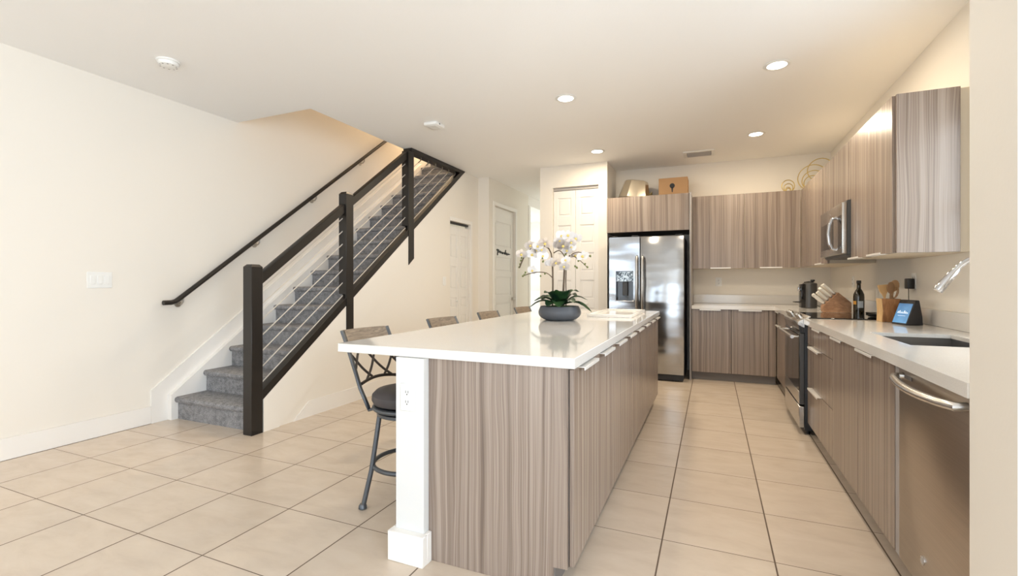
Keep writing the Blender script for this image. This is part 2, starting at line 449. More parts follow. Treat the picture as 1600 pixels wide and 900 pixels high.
# rear wall with the two patio windows behind the camera
bm = B()
for x0, x1, z0, z1 in ((-4.38, -4.0, 0, CZ), (-1.2, -0.3, 0, CZ), (2.1, 2.8, 0, CZ), (-4.0, -1.2, 2.45, CZ), (-0.3, 2.1, 2.45, CZ)):
    box(bm, x0, x1, -4.15, -4.0, z0, z1)
struct('wall_rear', bm, 'wall')
for i, (x0, x1) in enumerate(((-4.0, -1.2), (-0.3, 2.1))):
    bm = B(); xm = (x0+x1)/2
    for a, c in ((x0, x0+0.06), (xm-0.04, xm+0.04), (x1-0.06, x1)): box(bm, a, c, -4.12, -4.04, 0.0, 2.45)
    box(bm, x0+0.06, x1-0.06, -4.115, -4.045, 2.38, 2.45); box(bm, x0+0.06, x1-0.06, -4.115, -4.045, 0.0, 0.07)
    w = struct('window_%d' % (i+1), bm, 'trim')
    bm = B(); box(bm, x0+0.06, xm-0.04, -4.085, -4.075, 0.07, 2.38); box(bm, xm+0.04, x1-0.06, -4.085, -4.075, 0.07, 2.38)
    obj('pane', bm, 'pane', w)
# baseboards and stair skirts on the left wall
bm = B(); box(bm, XL, XL+0.014, -4.0, 2.48, 0, 0.15, 0.003); struct('baseboard_left', bm, 'trim')
bm = B()
prism(bm, [(2.48, 0), (2.48, 0.282), (6.30, 0.282+0.752*3.82), (6.70, 3.2), (6.70, 2.5), (2.62, 0)], 'x', XL, XL+0.016); struct('trim_3', bm, 'trim')
bm = B()
prism(bm, [(2.61, 0), (2.61, 0.218), (6.45, 0.218+0.754*3.84), (6.45, 2.4), (3.0, 0)], 'x', XL+0.0165, XL+0.065); struct('trim_4', bm, 'trim')

# panelled doors
def leaf(bm, pl, u0, u1, z0, z1, rows, st=0.075, d0=0.0, th=0.035):
    fbox(bm, pl, u0, u1, d0+0.010, d0+th, z0, z1)
    fbox(bm, pl, u0, u0+st, d0, d0+0.010, z0, z1, 0.002); fbox(bm, pl, u1-st, u1, d0, d0+0.010, z0, z1, 0.002)
    zz = [z0] + [z for r in rows for z in r] + [z1]
    for i in range(0, len(zz), 2): fbox(bm, pl, u0+st, u1-st, d0, d0+0.010, zz[i], zz[i+1], 0.002)
    for a, c in rows: fbox(bm, pl, u0+st+0.022, u1-st-0.022, d0+0.003, d0+0.0105, a+0.022, c-0.022, 0.006)
# door 1: closet bifold under the stair
pl = ('+x', XK-0.03)
bm = B(); ym = (D1[0]+D1[1])/2
for a, c in ((D1[0]+0.004, ym-0.002), (ym+0.002, D1[1]-0.004)):
    leaf(bm, pl, a, c, 0.012, 1.985, [(0.16, 0.72), (0.84, 0.98), (1.10, 1.42), (1.54, 1.86)], 0.055)
d = struct('door_1', bm, 'door')
bm = B(); tube(bm, [(XK-0.03, ym-0.06, 0.93), (XK-0.005, ym-0.06, 0.93)], 0.014); obj('knob', bm, 'white_plastic', d)
bm = B(); box(bm, XK-0.06, XK-0.03, D1[0], D1[1], 2.015, 2.044); obj('track', bm, 'slot', d)
bm = B(); fbox(bm, ('+x', XK), D1[1], D1[1]+0.055, -0.014, 0.0, 0, 2.10, 0.003); fbox(bm, ('+x', XK), D1[0]-0.01, D1[1], -0.014, 0.0, 2.046, 2.10, 0.003); struct('trim_5', bm, 'trim')
# door 2: tall hinged hall door with casing, lever and lettering
pl = ('+x', XH-0.035)
bm = B(); leaf(bm, pl, D2[0]+0.005, D2[1]-0.005, 0.01, D2[2]-0.006, [(0.14, 0.44), (0.56, 0.86), (0.98, 1.28), (1.32+0.05, 1.60), (1.77, 2.17)], 0.11)
d = struct('door_2', bm, 'door')
bm = B(); tube(bm, [(XH-0.035, D2[1]-0.06, 0.91), (XH+0.02, D2[1]-0.06, 0.91), (XH+0.02, D2[1]-0.16, 0.91)], 0.011); disc_x(bm, (D2[1]-0.06, 0.91), 0.028, XH-0.035, XH-0.022); obj('lever', bm, 'nickel', d)
bm = B()
for z in (0.25, 1.42, 2.15): tube(bm, [(XH-0.028, D2[0]+0.006, z-0.05), (XH-0.028, D2[0]+0.006, z+0.05)], 0.008)
obj('hinge', bm, 'nickel', d)
bm = B()   # cursive lettering fixed to the door
strokes = [[(0, .035), (.015, .055), (.03, .05), (.022, -.01), (.018, -.05)], [(.022, .02), (.045, .055), (.06, .035), (.045, .01), (.025, .015)],
           [(.06, .02), (.085, .04), (.095, .02), (.08, .005), (.07, .02), (.085, .035), (.11, .03), (.12, .005), (.135, .03), (.145, .005), (.165, .035)],
           [(.20, .03), (.18, .03), (.175, .01), (.19, .005), (.21, .085), (.20, .01), (.22, .01), (.24, .035), (.225, .04), (.222, .01), (.245, .005), (.27, .04), (.275, .02), (.30, .035), (.31, .03)]]
for s in strokes:
    tube(bm, [(XH-0.030, D2[0]+0.16+u*1.7, 1.675+v*0.9-u*0.12) for u, v in s], 0.009, 6, flat=None)
obj('lettering', bm, 'black', d, smooth=True)
bm = B(); pl = ('+x', XH)
fbox(bm, pl, D2[0]-0.06, D2[0], -0.014, 0, 0, D2[2]+0.06, 0.003); fbox(bm, pl, D2[1], D2[1]+0.06, -0.014, 0, 0, D2[2]+0.06, 0.003); fbox(bm, pl, D2[0], D2[1], -0.014, 0, D2[2], D2[2]+0.06, 0.003)
struct('trim_6', bm, 'trim')
# door 3: pantry bifold
pl = ('-y', 6.25+0.03)
bm = B(); xm = (D3[0]+D3[1])/2 - 0.002
rows = [(0.22, 0.47), (0.60, 0.85), (0.975, 1.225), (1.35, 1.60), (1.73, 1.98), (2.11, 2.356)]
for a, c in ((D3[0]+0.006, xm-0.002), (xm+0.002, D3[1]-0.004)): leaf(bm, pl, a, c, 0.012, 2.455, rows, 0.062)
d = struct('door_3', bm, 'door')
bm = B(); lathe(bm, [(0.008, 0), (0.008, 0.02), (0.022, 0.026), (0.022, 0.036), (0.012, 0.042), (0, 0.042)], seg=20, mtx=Matrix.Translation((-1.56, 6.28, 0.905)) @ Matrix.Rotation(PI/2, 4, 'X')); obj('knob', bm, 'white_plastic', d)
bm = B(); box(bm, D3[0], D3[1], 6.285, 6.32, 2.468, 2.504); obj('track', bm, 'vent', d)

# ---------------------------------------------------------------- staircase
st = thing('staircase', 'carpeted grey staircase climbing along the left wall behind the cable railing', 'staircase', (-3.85, 2.665, 0))
RUN, RISE = 0.252, 0.19
for n in range(17):
    yr = 2.665 + RUN*n; zt = 0.195 + RISE*n; zb = 0 if n == 0 else zt - RISE
    poly = [(yr, zb), (yr, zt-0.052), (yr-0.018, zt-0.048), (yr-0.028, zt-0.034), (yr-0.030, zt-0.020), (yr-0.024, zt-0.007), (yr-0.010, zt), (yr+RUN, zt), (yr+RUN, zb)]
    bm = B(); prism(bm, poly, 'x', XL+0.066, XO-0.003); obj('step', bm, 'carpet', st)

# ---------------------------------------------------------------- cable railing
ra = thing('cable_railing', 'black stair railing with three square posts and steel cables', 'railing', (-3.34, 2.63, 0))
XP0, XP1, XC = -3.386, -3.290, -3.34
def cap_post(bm, x0, x1, y0, y1, z0, zs, zp):
    box(bm, x0, x1, y0, y1, z0, zs, 0.002)
    c = 0.018
    a = [bm.verts.new(p) for p in ((x0, y0, zs), (x1, y0, zs), (x1, y1, zs), (x0, y1, zs))]
    t = [bm.verts.new(p) for p in ((x0+c, y0+c, zp), (x1-c, y0+c, zp), (x1-c, y1-c, zp), (x0+c, y1-c, zp))]
    for i in range(4): bm.faces.new((a[i], a[(i+1) % 4], t[(i+1) % 4], t[i]))
    bm.faces.new(t); bm.faces.new(list(reversed(a)))
bm = B(); cap_post(bm, XP0, XP1, 2.58, 2.68, 0.0, 1.318, 1.338); obj('newel_post', bm, 'rail', ra)
bm = B(); cap_post(bm, XP0, XP1, 3.611, 3.711, SB(3.711)+0.04, 2.065, 2.088)
prism(bm, [(3.613, 0.64), (3.709, 0.73), (3.709, SB(3.711)+0.06), (3.613, SB(3.711)+0.06)], 'x', XK+0.002, XP1+0.003)
obj('newel_post', bm, 'rail', ra)
bm = B(); box(bm, XP0, XP1, 4.638, 4.748, SB(4.748)+0.04, 2.752, 0.002)
prism(bm, [(4.640, 1.40), (4.746, 1.482), (4.746, SB(4.748)+0.06), (4.640, SB(4.748)+0.06)], 'x', XK+0.002, XP1+0.003)
obj('newel_post', bm, 'rail', ra)
def RT(y): return 1.292 + 0.755*(y - 2.72)
for a, c in ((2.68, 3.611), (3.711, 4.638)):
    bm = B(); prism(bm, [(a, RT(a)-0.088), (c, RT(c)-0.088), (c, RT(c)), (a, RT(a))], 'x', XC-0.030, XC+0.030, 0.003); obj('top_rail', bm, 'rail', ra)
bm = B(); prism(bm, [(2.68, SB(2.68)), (6.035, SB(6.035)), (6.035, 2.80), (5.93, SB(5.93)+0.076), (2.68, SB(2.68)+0.076)], 'x', XP0+0.004, XP1-0.004); obj('bottom_rail', bm, 'rail', ra)
bm = B(); prism(bm, [(4.70, 2.752), (5.97, 2.752), (6.03, 2.798), (4.70, 2.798)], 'x', XO+0.002, XP1); obj('header_rail', bm, 'rail', ra)
def CZk(k, y): return 1.150 - 0.1265*k + 0.751*(y - 2.714)
for k in range(7):
    for a, c in ((2.68, 3.613), (3.709, 4.640)):
        bm = B(); tube(bm, [(XC, a-0.002, CZk(k, a)), (XC, c+0.002, CZk(k, c))], 0.0052, 6); cb = obj('cable', bm, 'cable', ra)
    if k >= 1:
        ye = 2.714 + (2.752 - 0.035 - 1.150 + 0.1265*k)/0.751
        bm = B(); tube(bm, [(XC, 4.744, CZk(k, 4.744)), (XC, ye-0.05, CZk(k, ye-0.05))], 0.0052, 6); cb = obj('cable', bm, 'cable', ra)
        bm = B(); tube(bm, [(XC, ye-0.055, CZk(k, ye-0.055)), (XC, ye-0.012, CZk(k, ye-0.014)), (XC, ye, 2.722), (XC, ye+0.002, 2.754)], 0.0075, 8); obj('fitting', bm, 'nickel', cb)

# wall handrail
hr = thing('wall_handrail', 'black round handrail climbing the bare wall beside the stairs', 'handrail', (-4.30, 2.6, 0.9))
def HZ(y): return 1.052 + 0.7615*(y - 2.665)
bm = B(); tube(bm, [(-4.30, 2.535, HZ(2.625)), (-4.30, 2.60, HZ(2.625)), (-4.30, 2.63, HZ(2.635)), (-4.30, 2.66, HZ(2.66))] + [(-4.30, y, HZ(y)) for y in (3.5, 4.5, 5.5, 6.3)], 0.021, 12); obj('grip', bm, 'rail', hr)
for y in (2.70, 3.465, 4.225, 5.06):
    bm = B(); tube(bm, [(-4.38, y, HZ(y)-0.075), (-4.325, y, HZ(y)-0.075), (-4.303, y, HZ(y)-0.055), (-4.30, y, HZ(y)-0.018)], 0.007, 8)
    disc_x(bm, (y, HZ(y)-0.075), 0.028, -4.38, -4.372); obj('bracket', bm, 'nickel', hr)

# ---------------------------------------------------------------- cabinets
def pull(parent, pl, u0, u1, z, up=True):
    """thin aluminium edge pull hooked over a door's edge, with a turned-down lip"""
    bm = B()
    s = 1 if up else -1
    fbox(bm, pl, u0, u1, -0.026, 0.012, z, z+0.003*s, 0.0006)
    fbox(bm, pl, u0, u1, -0.028, -0.024, z-0.010*s, z+0.003*s, 0.0008)
    return obj('handle', bm, 'alu', parent)
def cabinet(name, label, pl, u0, u1, depth, z0, z1, fronts, kick=None, group=None, carc_top=None, under=False):
    c = {'-y': ((u0+u1)/2, pl[1], 0), '+x': (pl[1], (u0+u1)/2, 0), '-x': (pl[1], (u0+u1)/2, 0)}[pl[0]]
    t = thing(name, label, 'cabinet', (c[0], c[1], 0 if kick else z0), group)
    bm = B(); fbox(bm, pl, u0+0.0005, u1-0.0005, 0.020, depth, z0, carc_top or z1); obj('body', bm, 'under' if under else 'carcass', t)
    for kind, a, c, e, f, h in fronts:
        bm = B(); fbox(bm, pl, a+0.0016, c-0.0016, 0.0, 0.0185, e, f, 0.0012); dr = obj(kind, bm, 'laminate', t)
        if h: pull(dr, pl, h[0], h[1], f-0.0015 if h[2] == 't' else e+0.0015, h[2] == 't')
    if kick:
        bm = B(); fbox(bm, pl, u0, u1, kick, kick+0.018, 0.0, z0); obj('toe_kick', bm, 'kick', t)
    return t

# island: knee wall, end panel, four double-door units, top
bm = B(); box(bm, -1.271, -1.128, 1.70, 4.83, 0, 0.871); struct('wall_island', bm, 'island_wall')
bm = B(); box(bm, -1.290, -1.110, 1.664, 1.700, 0, 0.128, 0.003); box(bm, -1.290, -1.271, 1.700, 4.83, 0, 0.128, 0.003); box(bm, -1.128, -1.110, 1.700, 1.733, 0, 0.128, 0.002); struct('baseboard_island', bm, 'trim')
bm = B(); prism(bm, [(-1.127, 0), (-0.566, 0), (-0.566, 0.1), (-0.507, 0.1), (-0.507, 0.871), (-1.127, 0.871)], 'y', 1.735, 1.754, 0.001)
tag(obj('end_panel', bm, 'laminate', loc=(-0.82, 1.745, 0)), 'striped grey-brown laminate end panel of the island next to the white outlet post', 'panel')
Y0, DW = 1.755, 0.3842
isl = ['island cabinet pair directly behind the striped end panel', 'island cabinet pair second from the striped end panel, before the orchid bowl',
       'island cabinet pair third from the striped end panel, beside the orchid bowl', 'island cabinet pair farthest from the striped end panel, opposite the fridge doors']
for i in range(4):
    a = Y0 + 2*DW*i
    fr = [('door', a+DW*j, a+DW*(j+1), 0.102, 0.862, (a+DW*j+0.067, a+DW*j+0.318, 't')) for j in range(2)]
    cabinet('base_cabinet', isl[i], ('+x', -0.486), a, a+2*DW, 0.615, 0.1, 0.866, fr, 0.075, 'island base cabinets')
bm = B(); box(bm, -1.615, -0.472, 1.715, 4.85, 0.8725, 0.9125, 0.002); tag(obj('island_top', bm, 'quartz', loc=(-1.05, 3.28, 0.872)), 'long glossy white quartz island countertop with the orchid on it', 'countertop')
# outlets
def outlet(name, label, pl, u, z, kind='duplex', w=0.075, h=0.118, group=None):
    c = {'-y': (u, pl[1], z), '+x': (pl[1], u, z), '-x': (pl[1], u, z)}[pl[0]]
    t = thing(name, label, 'outlet' if kind == 'duplex' else 'switch', c, group)
    bm = B(); fbox(bm, pl, u-w/2, u+w/2, -0.006, 0, z-h/2, z+h/2, 0.003); obj('cover_plate', bm, 'white_plastic', t)
    if kind == 'duplex':
        for dz in (0.021, -0.021):
            bm = B(); fbox(bm, pl, u-0.017, u+0.017, -0.009, -0.005, z+dz-0.015, z+dz+0.015, 0.004, 2); s = obj('socket', bm, 'white_plastic', t)
            bm = B()
            for du in (-0.006, 0.006): fbox(bm, pl, u+du-0.0013, u+du+0.0013, -0.0096, -0.008, z+dz-0.002, z+dz+0.009)
            fbox(bm, pl, u-0.0025, u+0.0025, -0.0096, -0.008, z+dz-0.010, z+dz-0.005); obj('slots', bm, 'slot', s)
    else:
        n = max(1, round(w/0.05)) if kind == 'multi' else 1
        for i in range(n):
            uu = u + (i-(n-1)/2)*0.046
            bm = B(); fbox(bm, pl, uu-0.016, uu+0.016, -0.0095, -0.005, z-0.033, z+0.033, 0.002); obj('rocker', bm, 'white_plastic', t)
    return t
outlet('wall_outlet', 'white double outlet on the white end post of the island', ('-y', 1.70), -1.208, 0.702)
outlet('wall_outlet', 'white outlet on the backsplash between fridge and coffee machine', ('-y', 6.87), 0.087, 1.20)
outlet('wall_outlet', 'white outlet on the splash wall above the dark bottle', ('-x', 1.35), 5.86, 1.20)
outlet('wall_outlet', 'white outlet behind the black square charger', ('-x', 1.35), 4.27, 1.205)
outlet('light_switch', 'wide white switch plate alone on the bare wall before the stairs', ('+x', XL), 2.12, 1.215, 'multi', 0.165, 0.125)
outlet('light_switch', 'small white switch plate beside the closet door under the stairs', ('+x', XK), 5.48, 1.21, 'single')

# right run of base cabinets
PR = ('-x', 0.69)
cabinet('drawer_cabinet', 'three-drawer base cabinet next to the oven range', PR, 3.46, 4.285, 0.64, 0.1, 0.868,
        [('drawer', 3.46, 4.285, 0.718, 0.866, (3.72, 3.97, 't')), ('drawer', 3.46, 4.285, 0.408, 0.714, (3.775, 4.13, 't')), ('drawer', 3.46, 4.285, 0.102, 0.404, (3.79, 4.13, 't'))], 0.075)
cabinet('sink_cabinet', 'two-door base cabinet under the dark sink', PR, 2.386, 3.458, 0.64, 0.1, 0.868,
        [('door', 2.922, 3.458, 0.102, 0.866, (3.155, 3.40, 't')), ('door', 2.386, 2.920, 0.102, 0.866, (2.60, 2.86, 't'))], 0.075, carc_top=0.62)
bm = B(); box(bm, 0.692, 1.33, 2.340, 2.384, 0.1, 0.870, 0.001); tag(obj('filler_panel', bm, 'edge', loc=(1.0, 2.36, 0.1)), 'narrow grey edge panel between sink cabinet and dishwasher', 'panel')
cabinet('corner_cabinet', 'narrow base cabinet in the corner on the far side of the range', PR, 5.075, 6.198, 0.64, 0.1, 0.868,
        [('drawer', 5.08, 6.17, 0.718, 0.866, (5.85, 6.10, 't')), ('door', 5.63, 6.17, 0.102, 0.714, (5.85, 6.10, 't')), ('door', 5.08, 5.627, 0.102, 0.714, (5.45, 5.60, 't'))], 0.075)
cabinet('base_cabinet', 'two-door base cabinet between the fridge and the corner', ('-y', 6.2), -0.225, 0.688, 0.65, 0.1, 0.868,
        [('door', -0.225, 0.215, 0.102, 0.866, (-0.136, 0.10, 't')), ('door', 0.217, 0.610, 0.102, 0.866, (0.295, 0.537, 't')), ('filler', 0.612, 0.688, 0.102, 0.866, None)], 0.06)
# upper cabinets
UZ0, UZ1 = 1.370, 2.295
cabinet('upper_cabinet', 'two-door wall cabinet above the back counter beside the fridge surround', ('-y', 6.5), -0.227, 0.978, 0.365, UZ0, UZ1,
        [('door', -0.227, 0.373, UZ0, UZ1, (-0.014, 0.222, 'b')), ('door', 0.375, 0.978, UZ0, UZ1, (0.543, 0.783, 'b'))], under=True)
PU = ('-x', 0.98)
cabinet('corner_upper_cabinet', 'corner wall cabinet between the microwave and the back wall', PU, 5.125, 6.50, 0.365, UZ0, UZ1,
        [('filler', 6.01, 6.50, UZ0, UZ1, None), ('door', 5.125, 6.008, UZ0, UZ1, (5.25, 5.55, 'b'))], under=True)
cabinet('microwave_cabinet', 'short wall cabinet directly above the microwave', PU, 4.325, 5.122, 0.365, 1.835, UZ1,
        [('door', 4.325, 5.122, 1.835, UZ1, None)], under=True)
cabinet('upper_cabinet', 'two-door wall cabinet between the microwave and the pale end panel', PU, 3.432, 4.322, 0.365, UZ0, UZ1,
        [('door', 3.880, 4.322, UZ0, UZ1, (4.03, 4.30, 'b')), ('door', 3.432, 3.878, UZ0, UZ1, (3.55, 3.83, 'b'))], under=True)
bm = B(); box(bm, 0.995, 1.285, 3.411, 3.430, UZ0, UZ1+0.003, 0.001); tag(obj('end_panel', bm, 'laminate', loc=(1.14, 3.42, UZ0)), 'pale laminate end panel closing the wall cabinets over the sink', 'panel')
bm = B(); box(bm, -0.249, -0.229, 6.16, 6.868, 0.0, 2.30, 0.001); tag(obj('side_panel', bm, 'edge', loc=(-0.24, 6.5, 0)), 'tall thin laminate panel standing beside the fridge', 'panel')
cabinet('fridge_cabinet', 'wide shallow wall cabinet directly above the fridge', ('-y', 6.2), -1.272, -0.251, 0.66, 1.845, 2.30,
        [('door', -1.272, -0.251, 1.845, 2.30, None)])

# worktops
def slab_hole(bm, X, Y, hole, z0, z1):
    V = {}
    def v(i, j, z):
        if (i, j, z) not in V: V[(i, j, z)] = bm.verts.new((X[i], Y[j], z))
        return V[(i, j, z)]
    cells = {(i, j) for i in range(len(X)-1) for j in range(len(Y)-1)} - set(hole)
    for i, j in cells:
        bm.faces.new((v(i, j, z1), v(i+1, j, z1), v(i+1, j+1, z1), v(i, j+1, z1)))
        bm.faces.new((v(i, j, z0), v(i, j+1, z0), v(i+1, j+1, z0), v(i+1, j, z0)))
        for di, dj, a, c in ((-1, 0, (i, j), (i, j+1)), (1, 0, (i+1, j), (i+1, j+1)), (0, -1, (i, j), (i+1, j)), (0, 1, (i, j+1), (i+1, j+1))):
            if (i+di, j+dj) not in cells: bm.faces.new((v(*a, z0), v(*c, z0), v(*c, z1), v(*a, z1)))
SK = (0.83, 1.19, 2.67, 3.27)
bm = B(); slab_hole(bm, (0.665, SK[0], SK[1], 1.348), (1.729, SK[2], SK[3], 4.286), {(1, 1)}, 0.894, 0.914); box(bm, 0.665, 0.688, 1.729, 4.286, 0.8705, 0.8939)
w1 = tag(obj('countertop', bm, 'quartz', loc=(1.0, 3.0, 0.87)), 'white quartz counter with the sink, between range and white wall end', 'countertop')
bm = B(); box(bm, 1.33, 1.348, 1.729, 4.286, 0.9145, 1.02, 0.002); obj('backsplash', bm, 'quartz', w1)
bm = B(); prism(bm, [(-0.226, 6.172), (0.665, 6.172), (0.665, 5.073), (1.348, 5.073), (1.348, 6.868), (-0.226, 6.868)], 'z', 0.8705, 0.914)
w2 = tag(obj('countertop', bm, 'quartz', loc=(0.7, 6.3, 0.87)), 'white quartz corner counter carrying the coffee machine and knife block', 'countertop')
bm = B(); box(bm, -0.226, 1.33, 6.85, 6.868, 0.9145, 1.03, 0.002); obj('backsplash', bm, 'quartz', w2)
bm = B(); box(bm, 1.33, 1.348, 5.073, 6.85, 0.9145, 1.03, 0.002); obj('backsplash', bm, 'quartz', w2)
# sink
sk = thing('sink', 'dark undermount single-bowl sink let into the white counter', 'sink', (1.0, 2.97, 0.67))
bm = B(); x0, x1, y0, y1 = SK[0]-0.003, SK[1]+0.003, SK[2]-0.003, SK[3]+0.003; t_ = 0.004
box(bm, x0, x1, y0, y1, 0.66, 0.664); box(bm, x0-t_, x0, y0, y1, 0.66, 0.8935); box(bm, x1, x1+t_, y0, y1, 0.66, 0.8935); box(bm, x0, x1, y0-t_, y0, 0.66, 0.8935); box(bm, x0, x1, y1, y1+t_, 0.66, 0.8935)
obj('bowl', bm, 'sink', sk)
bm = B(); lathe(bm, [(0.0, 0.664), (0.043, 0.664), (0.045, 0.667), (0.03, 0.666), (0, 0.666)], (1.0, 2.97, 0), 24); obj('drain', bm, 'chrome', sk)
# faucet
fc = thing('faucet', 'chrome gooseneck faucet with pull-down head over the sink', 'faucet', (1.27, 2.80, 0.914))
R = 0.125; cx_, cz_ = 1.145, 1.19
arc = [(cx_+R*math.cos(a), 2.80, cz_+R*math.sin(a)) for a in [math.radians(x) for x in range(0, 151, 10)]]
bm = B(); tube(bm, [(1.27, 2.80, 0.94), (1.27, 2.80, 1.1)] + arc, 0.0125, 14); obj('spout', bm, 'chrome', fc)
e = Vector(arc[-1]); dr_ = (Vector(arc[-1]) - Vector(arc[-2])).normalized()
bm = B(); tube(bm, [e-dr_*0.01, e+dr_*0.012, e+dr_*0.02, e+dr_*0.11, e+dr_*0.115], 0.017, 18, radii=[0.0135, 0.015, 0.017, 0.0205, 0.018]); obj('spray_head', bm, 'chrome', fc)
bm = B(); lathe(bm, [(0.028, 0.9145), (0.028, 0.925), (0.018, 0.935), (0.017, 0.99), (0.0, 0.99)], (1.27, 2.80, 0), 20); obj('base', bm, 'chrome', fc)
bm = B(); tube(bm, [(1.27, 2.785, 0.965), (1.27, 2.75, 0.975), (1.27, 2.70, 1.0)], 0.006); obj('lever', bm, 'chrome', fc)

# ---------------------------------------------------------------- dishwasher
dw = thing('dishwasher', 'stainless dishwasher with a bowed bar handle beside the white wall end', 'dishwasher', (1.0, 2.03, 0))
bm = B(); box(bm, 0.715, 1.30, 1.745, 2.332, 0.1, 0.866); obj('tub', bm, 'charcoal', dw)
bm = B(); box(bm, 0.688, 0.714, 1.745, 2.332, 0.102, 0.862, 0.004, 2); dd = obj('door', bm, 'slate', dw)
bm = B()
pts = [(0.690, 2.285, 0.835), (0.662, 2.285, 0.832)] + [(0.655-0.028*math.sin(PI*t/10), 2.285-0.050*t, 0.832-0.006*math.sin(PI*t/10)) for t in range(1, 10)] + [(0.662, 1.785, 0.832), (0.690, 1.785, 0.835)]
tube(bm, pts, 0.017, 12, flat=0.8); obj('handle', bm, 'steel', dd)
bm = B(); disc_x(bm, (2.10, 0.215), 0.016, 0.6855, 0.689); bd = obj('badge', bm, 'chrome', dd)
bm = B(); disc_x(bm, (2.10, 0.215), 0.011, 0.6848, 0.6858); obj('badge_face', bm, 'vent', bd)
bm = B(); box(bm, 0.6862, 0.6885, 2.20, 2.27, 0.828, 0.842); obj('vent_label', bm, 'vent_dark', dd)
bm = B(); box(bm, 0.755, 0.77, 1.745, 2.332, 0.0, 0.1); obj('toe_kick', bm, 'kick', dw)

# ---------------------------------------------------------------- range
rg = thing('range', 'slide-in electric range with black glass cooktop and front knobs', 'oven range', (0.98, 4.68, 0))
ya, yb = 4.297, 5.062
bm = B(); box(bm, 0.672, 1.32, ya, yb, 0.035, 0.905); obj('body', bm, 'navy', rg)
bm = B(); box(bm, 0.70, 1.325, ya+0.004, yb-0.004, 0.9055, 0.921, 0.002); ct = obj('cooktop', bm, 'gloss_black', rg)
bm = B(); box(bm, 1.25, 1.322, ya+0.02, yb-0.02, 0.9215, 0.935, 0.003); obj('vent_trim', bm, 'black', rg)
bm = B(); prism(bm, [(0.625, 0.865), (0.625, 0.885), (0.700, 0.932), (0.712, 0.932), (0.712, 0.9215), (0.70, 0.9215), (0.70, 0.9055), (0.671, 0.9055), (0.671, 0.84)], 'y', ya-0.003, yb+0.003, 0.001); cp = obj('control_panel', bm, 'steel', rg)
bm = B(); prism(bm, [(0.629, 0.862), (0.671, 0.838), (0.671, 0.80), (0.640, 0.80)], 'y', ya, yb); obj('vent_slot', bm, 'gloss_black', cp)
nx, nz = -0.047, 0.075; nl = math.hypot(nx, nz); nx, nz = nx/nl, nz/nl
for i, y in enumerate((4.40, 4.50, 4.80, 4.89, 4.98)):
    bm = B()
    mt = Matrix.Translation((0.662, y, 0.909)) @ Matrix.Rotation(math.atan2(nx, nz), 4, 'Y')
    lathe(bm, [(0.024, 0), (0.024, 0.006), (0.0195, 0.008), (0.0185, 0.033), (0.016, 0.036), (0, 0.036)], seg=20, mtx=mt); obj('knob', bm, 'steel', cp)
bm = B(); box(bm, 0.638, 0.670, ya, yb, 0.235, 0.795, 0.003); od = obj('oven_door', bm, 'charcoal', rg)
bm = B(); box(bm, 0.633, 0.6385, ya+0.006, yb-0.006, 0.34, 0.79, 0.002); obj('door_glass', bm, 'gloss_black', od)
bm = B(); box(bm, 0.633, 0.6385, ya+0.004, yb-0.004, 0.238, 0.335, 0.002); obj('door_trim', bm, 'steel', od)
bm = B(); tube(bm, [(0.634, ya+0.04, 0.765), (0.590, ya+0.04, 0.765)], 0.010); tube(bm, [(0.634, yb-0.04, 0.765), (0.590, yb-0.04, 0.765)], 0.010); tube(bm, [(0.590, ya+0.02, 0.765), (0.590, yb-0.02, 0.765)], 0.014, 12); obj('handle', bm, 'steel', od)
bm = B(); box(bm, 0.634, 0.670, ya, yb, 0.055, 0.222, 0.003); obj('drawer', bm, 'steel', rg)
bm = B()
for y in (ya+0.05, yb-0.05):
    for x in (0.70, 1.25): tube(bm, [(x, y, 0), (x, y, 0.036)], 0.018)
obj('feet', bm, 'black', rg)
# spoon rest at the back of the cooktop
sr = thing('spoon_rest', 'small black spoon rest on the cooktop beside the wooden utensil holder', 'spoon rest', (1.20, 4.55, 0.922))
bm = B(); lathe(bm, [(0, 0.003), (0.03, 0.002), (0.044, 0.008), (0.048, 0.020), (0.045, 0.020), (0.040, 0.011), (0.025, 0.006), (0, 0.006)], (1.19, 4.56, 0.921), 24); obj('dish', bm, 'black', sr)
bm = B(); tube(bm, [(1.20, 4.53, 0.937), (1.215, 4.49, 0.944), (1.235, 4.42, 0.947)], 0.011, 8, flat=0.5); obj('grip', bm, 'black', sr)

# ---------------------------------------------------------------- microwave
mw = thing('microwave', 'stainless over-the-range microwave with a bowed handle', 'microwave', (1.1, 4.7, 1.405))
ma, mb = 4.333, 5.115
bm = B(); box(bm, 0.958, 1.335, ma, mb, 1.412, 1.830); obj('body', bm, 'charcoal', mw)
bm = B(); box(bm, 0.925, 0.957, ma, mb, 1.418, 1.815, 0.006, 2); md = obj('door', bm, 'steel', mw)
bm = B(); box(bm, 0.9225, 0.9255, 4.62, mb-0.045, 1.475, 1.70, 0.001); obj('window', bm, 'gloss_black', md)
bm = B(); tube(bm, [(0.928, 4.515, 1.715), (0.895, 4.515, 1.705), (0.877, 4.515, 1.66), (0.870, 4.515, 1.585), (0.877, 4.515, 1.51), (0.895, 4.515, 1.465), (0.928, 4.515, 1.455)], 0.013, 12); obj('handle', bm, 'chrome', md)
bm = B(); disc_x(bm, (4.74, 1.765), 0.011, 0.9235, 0.9255); obj('badge', bm, 'chrome', md)
bm = B(); box(bm, 0.9232, 0.9255, ma+0.02, 4.45, 1.46, 1.72, 0.001); obj('keypad', bm, 'gloss_black', md)
bm = B(); box(bm, 0.96, 1.30, ma+0.03, mb-0.03, 1.398, 1.4115); obj('filter_grille', bm, 'vent_dark', mw)

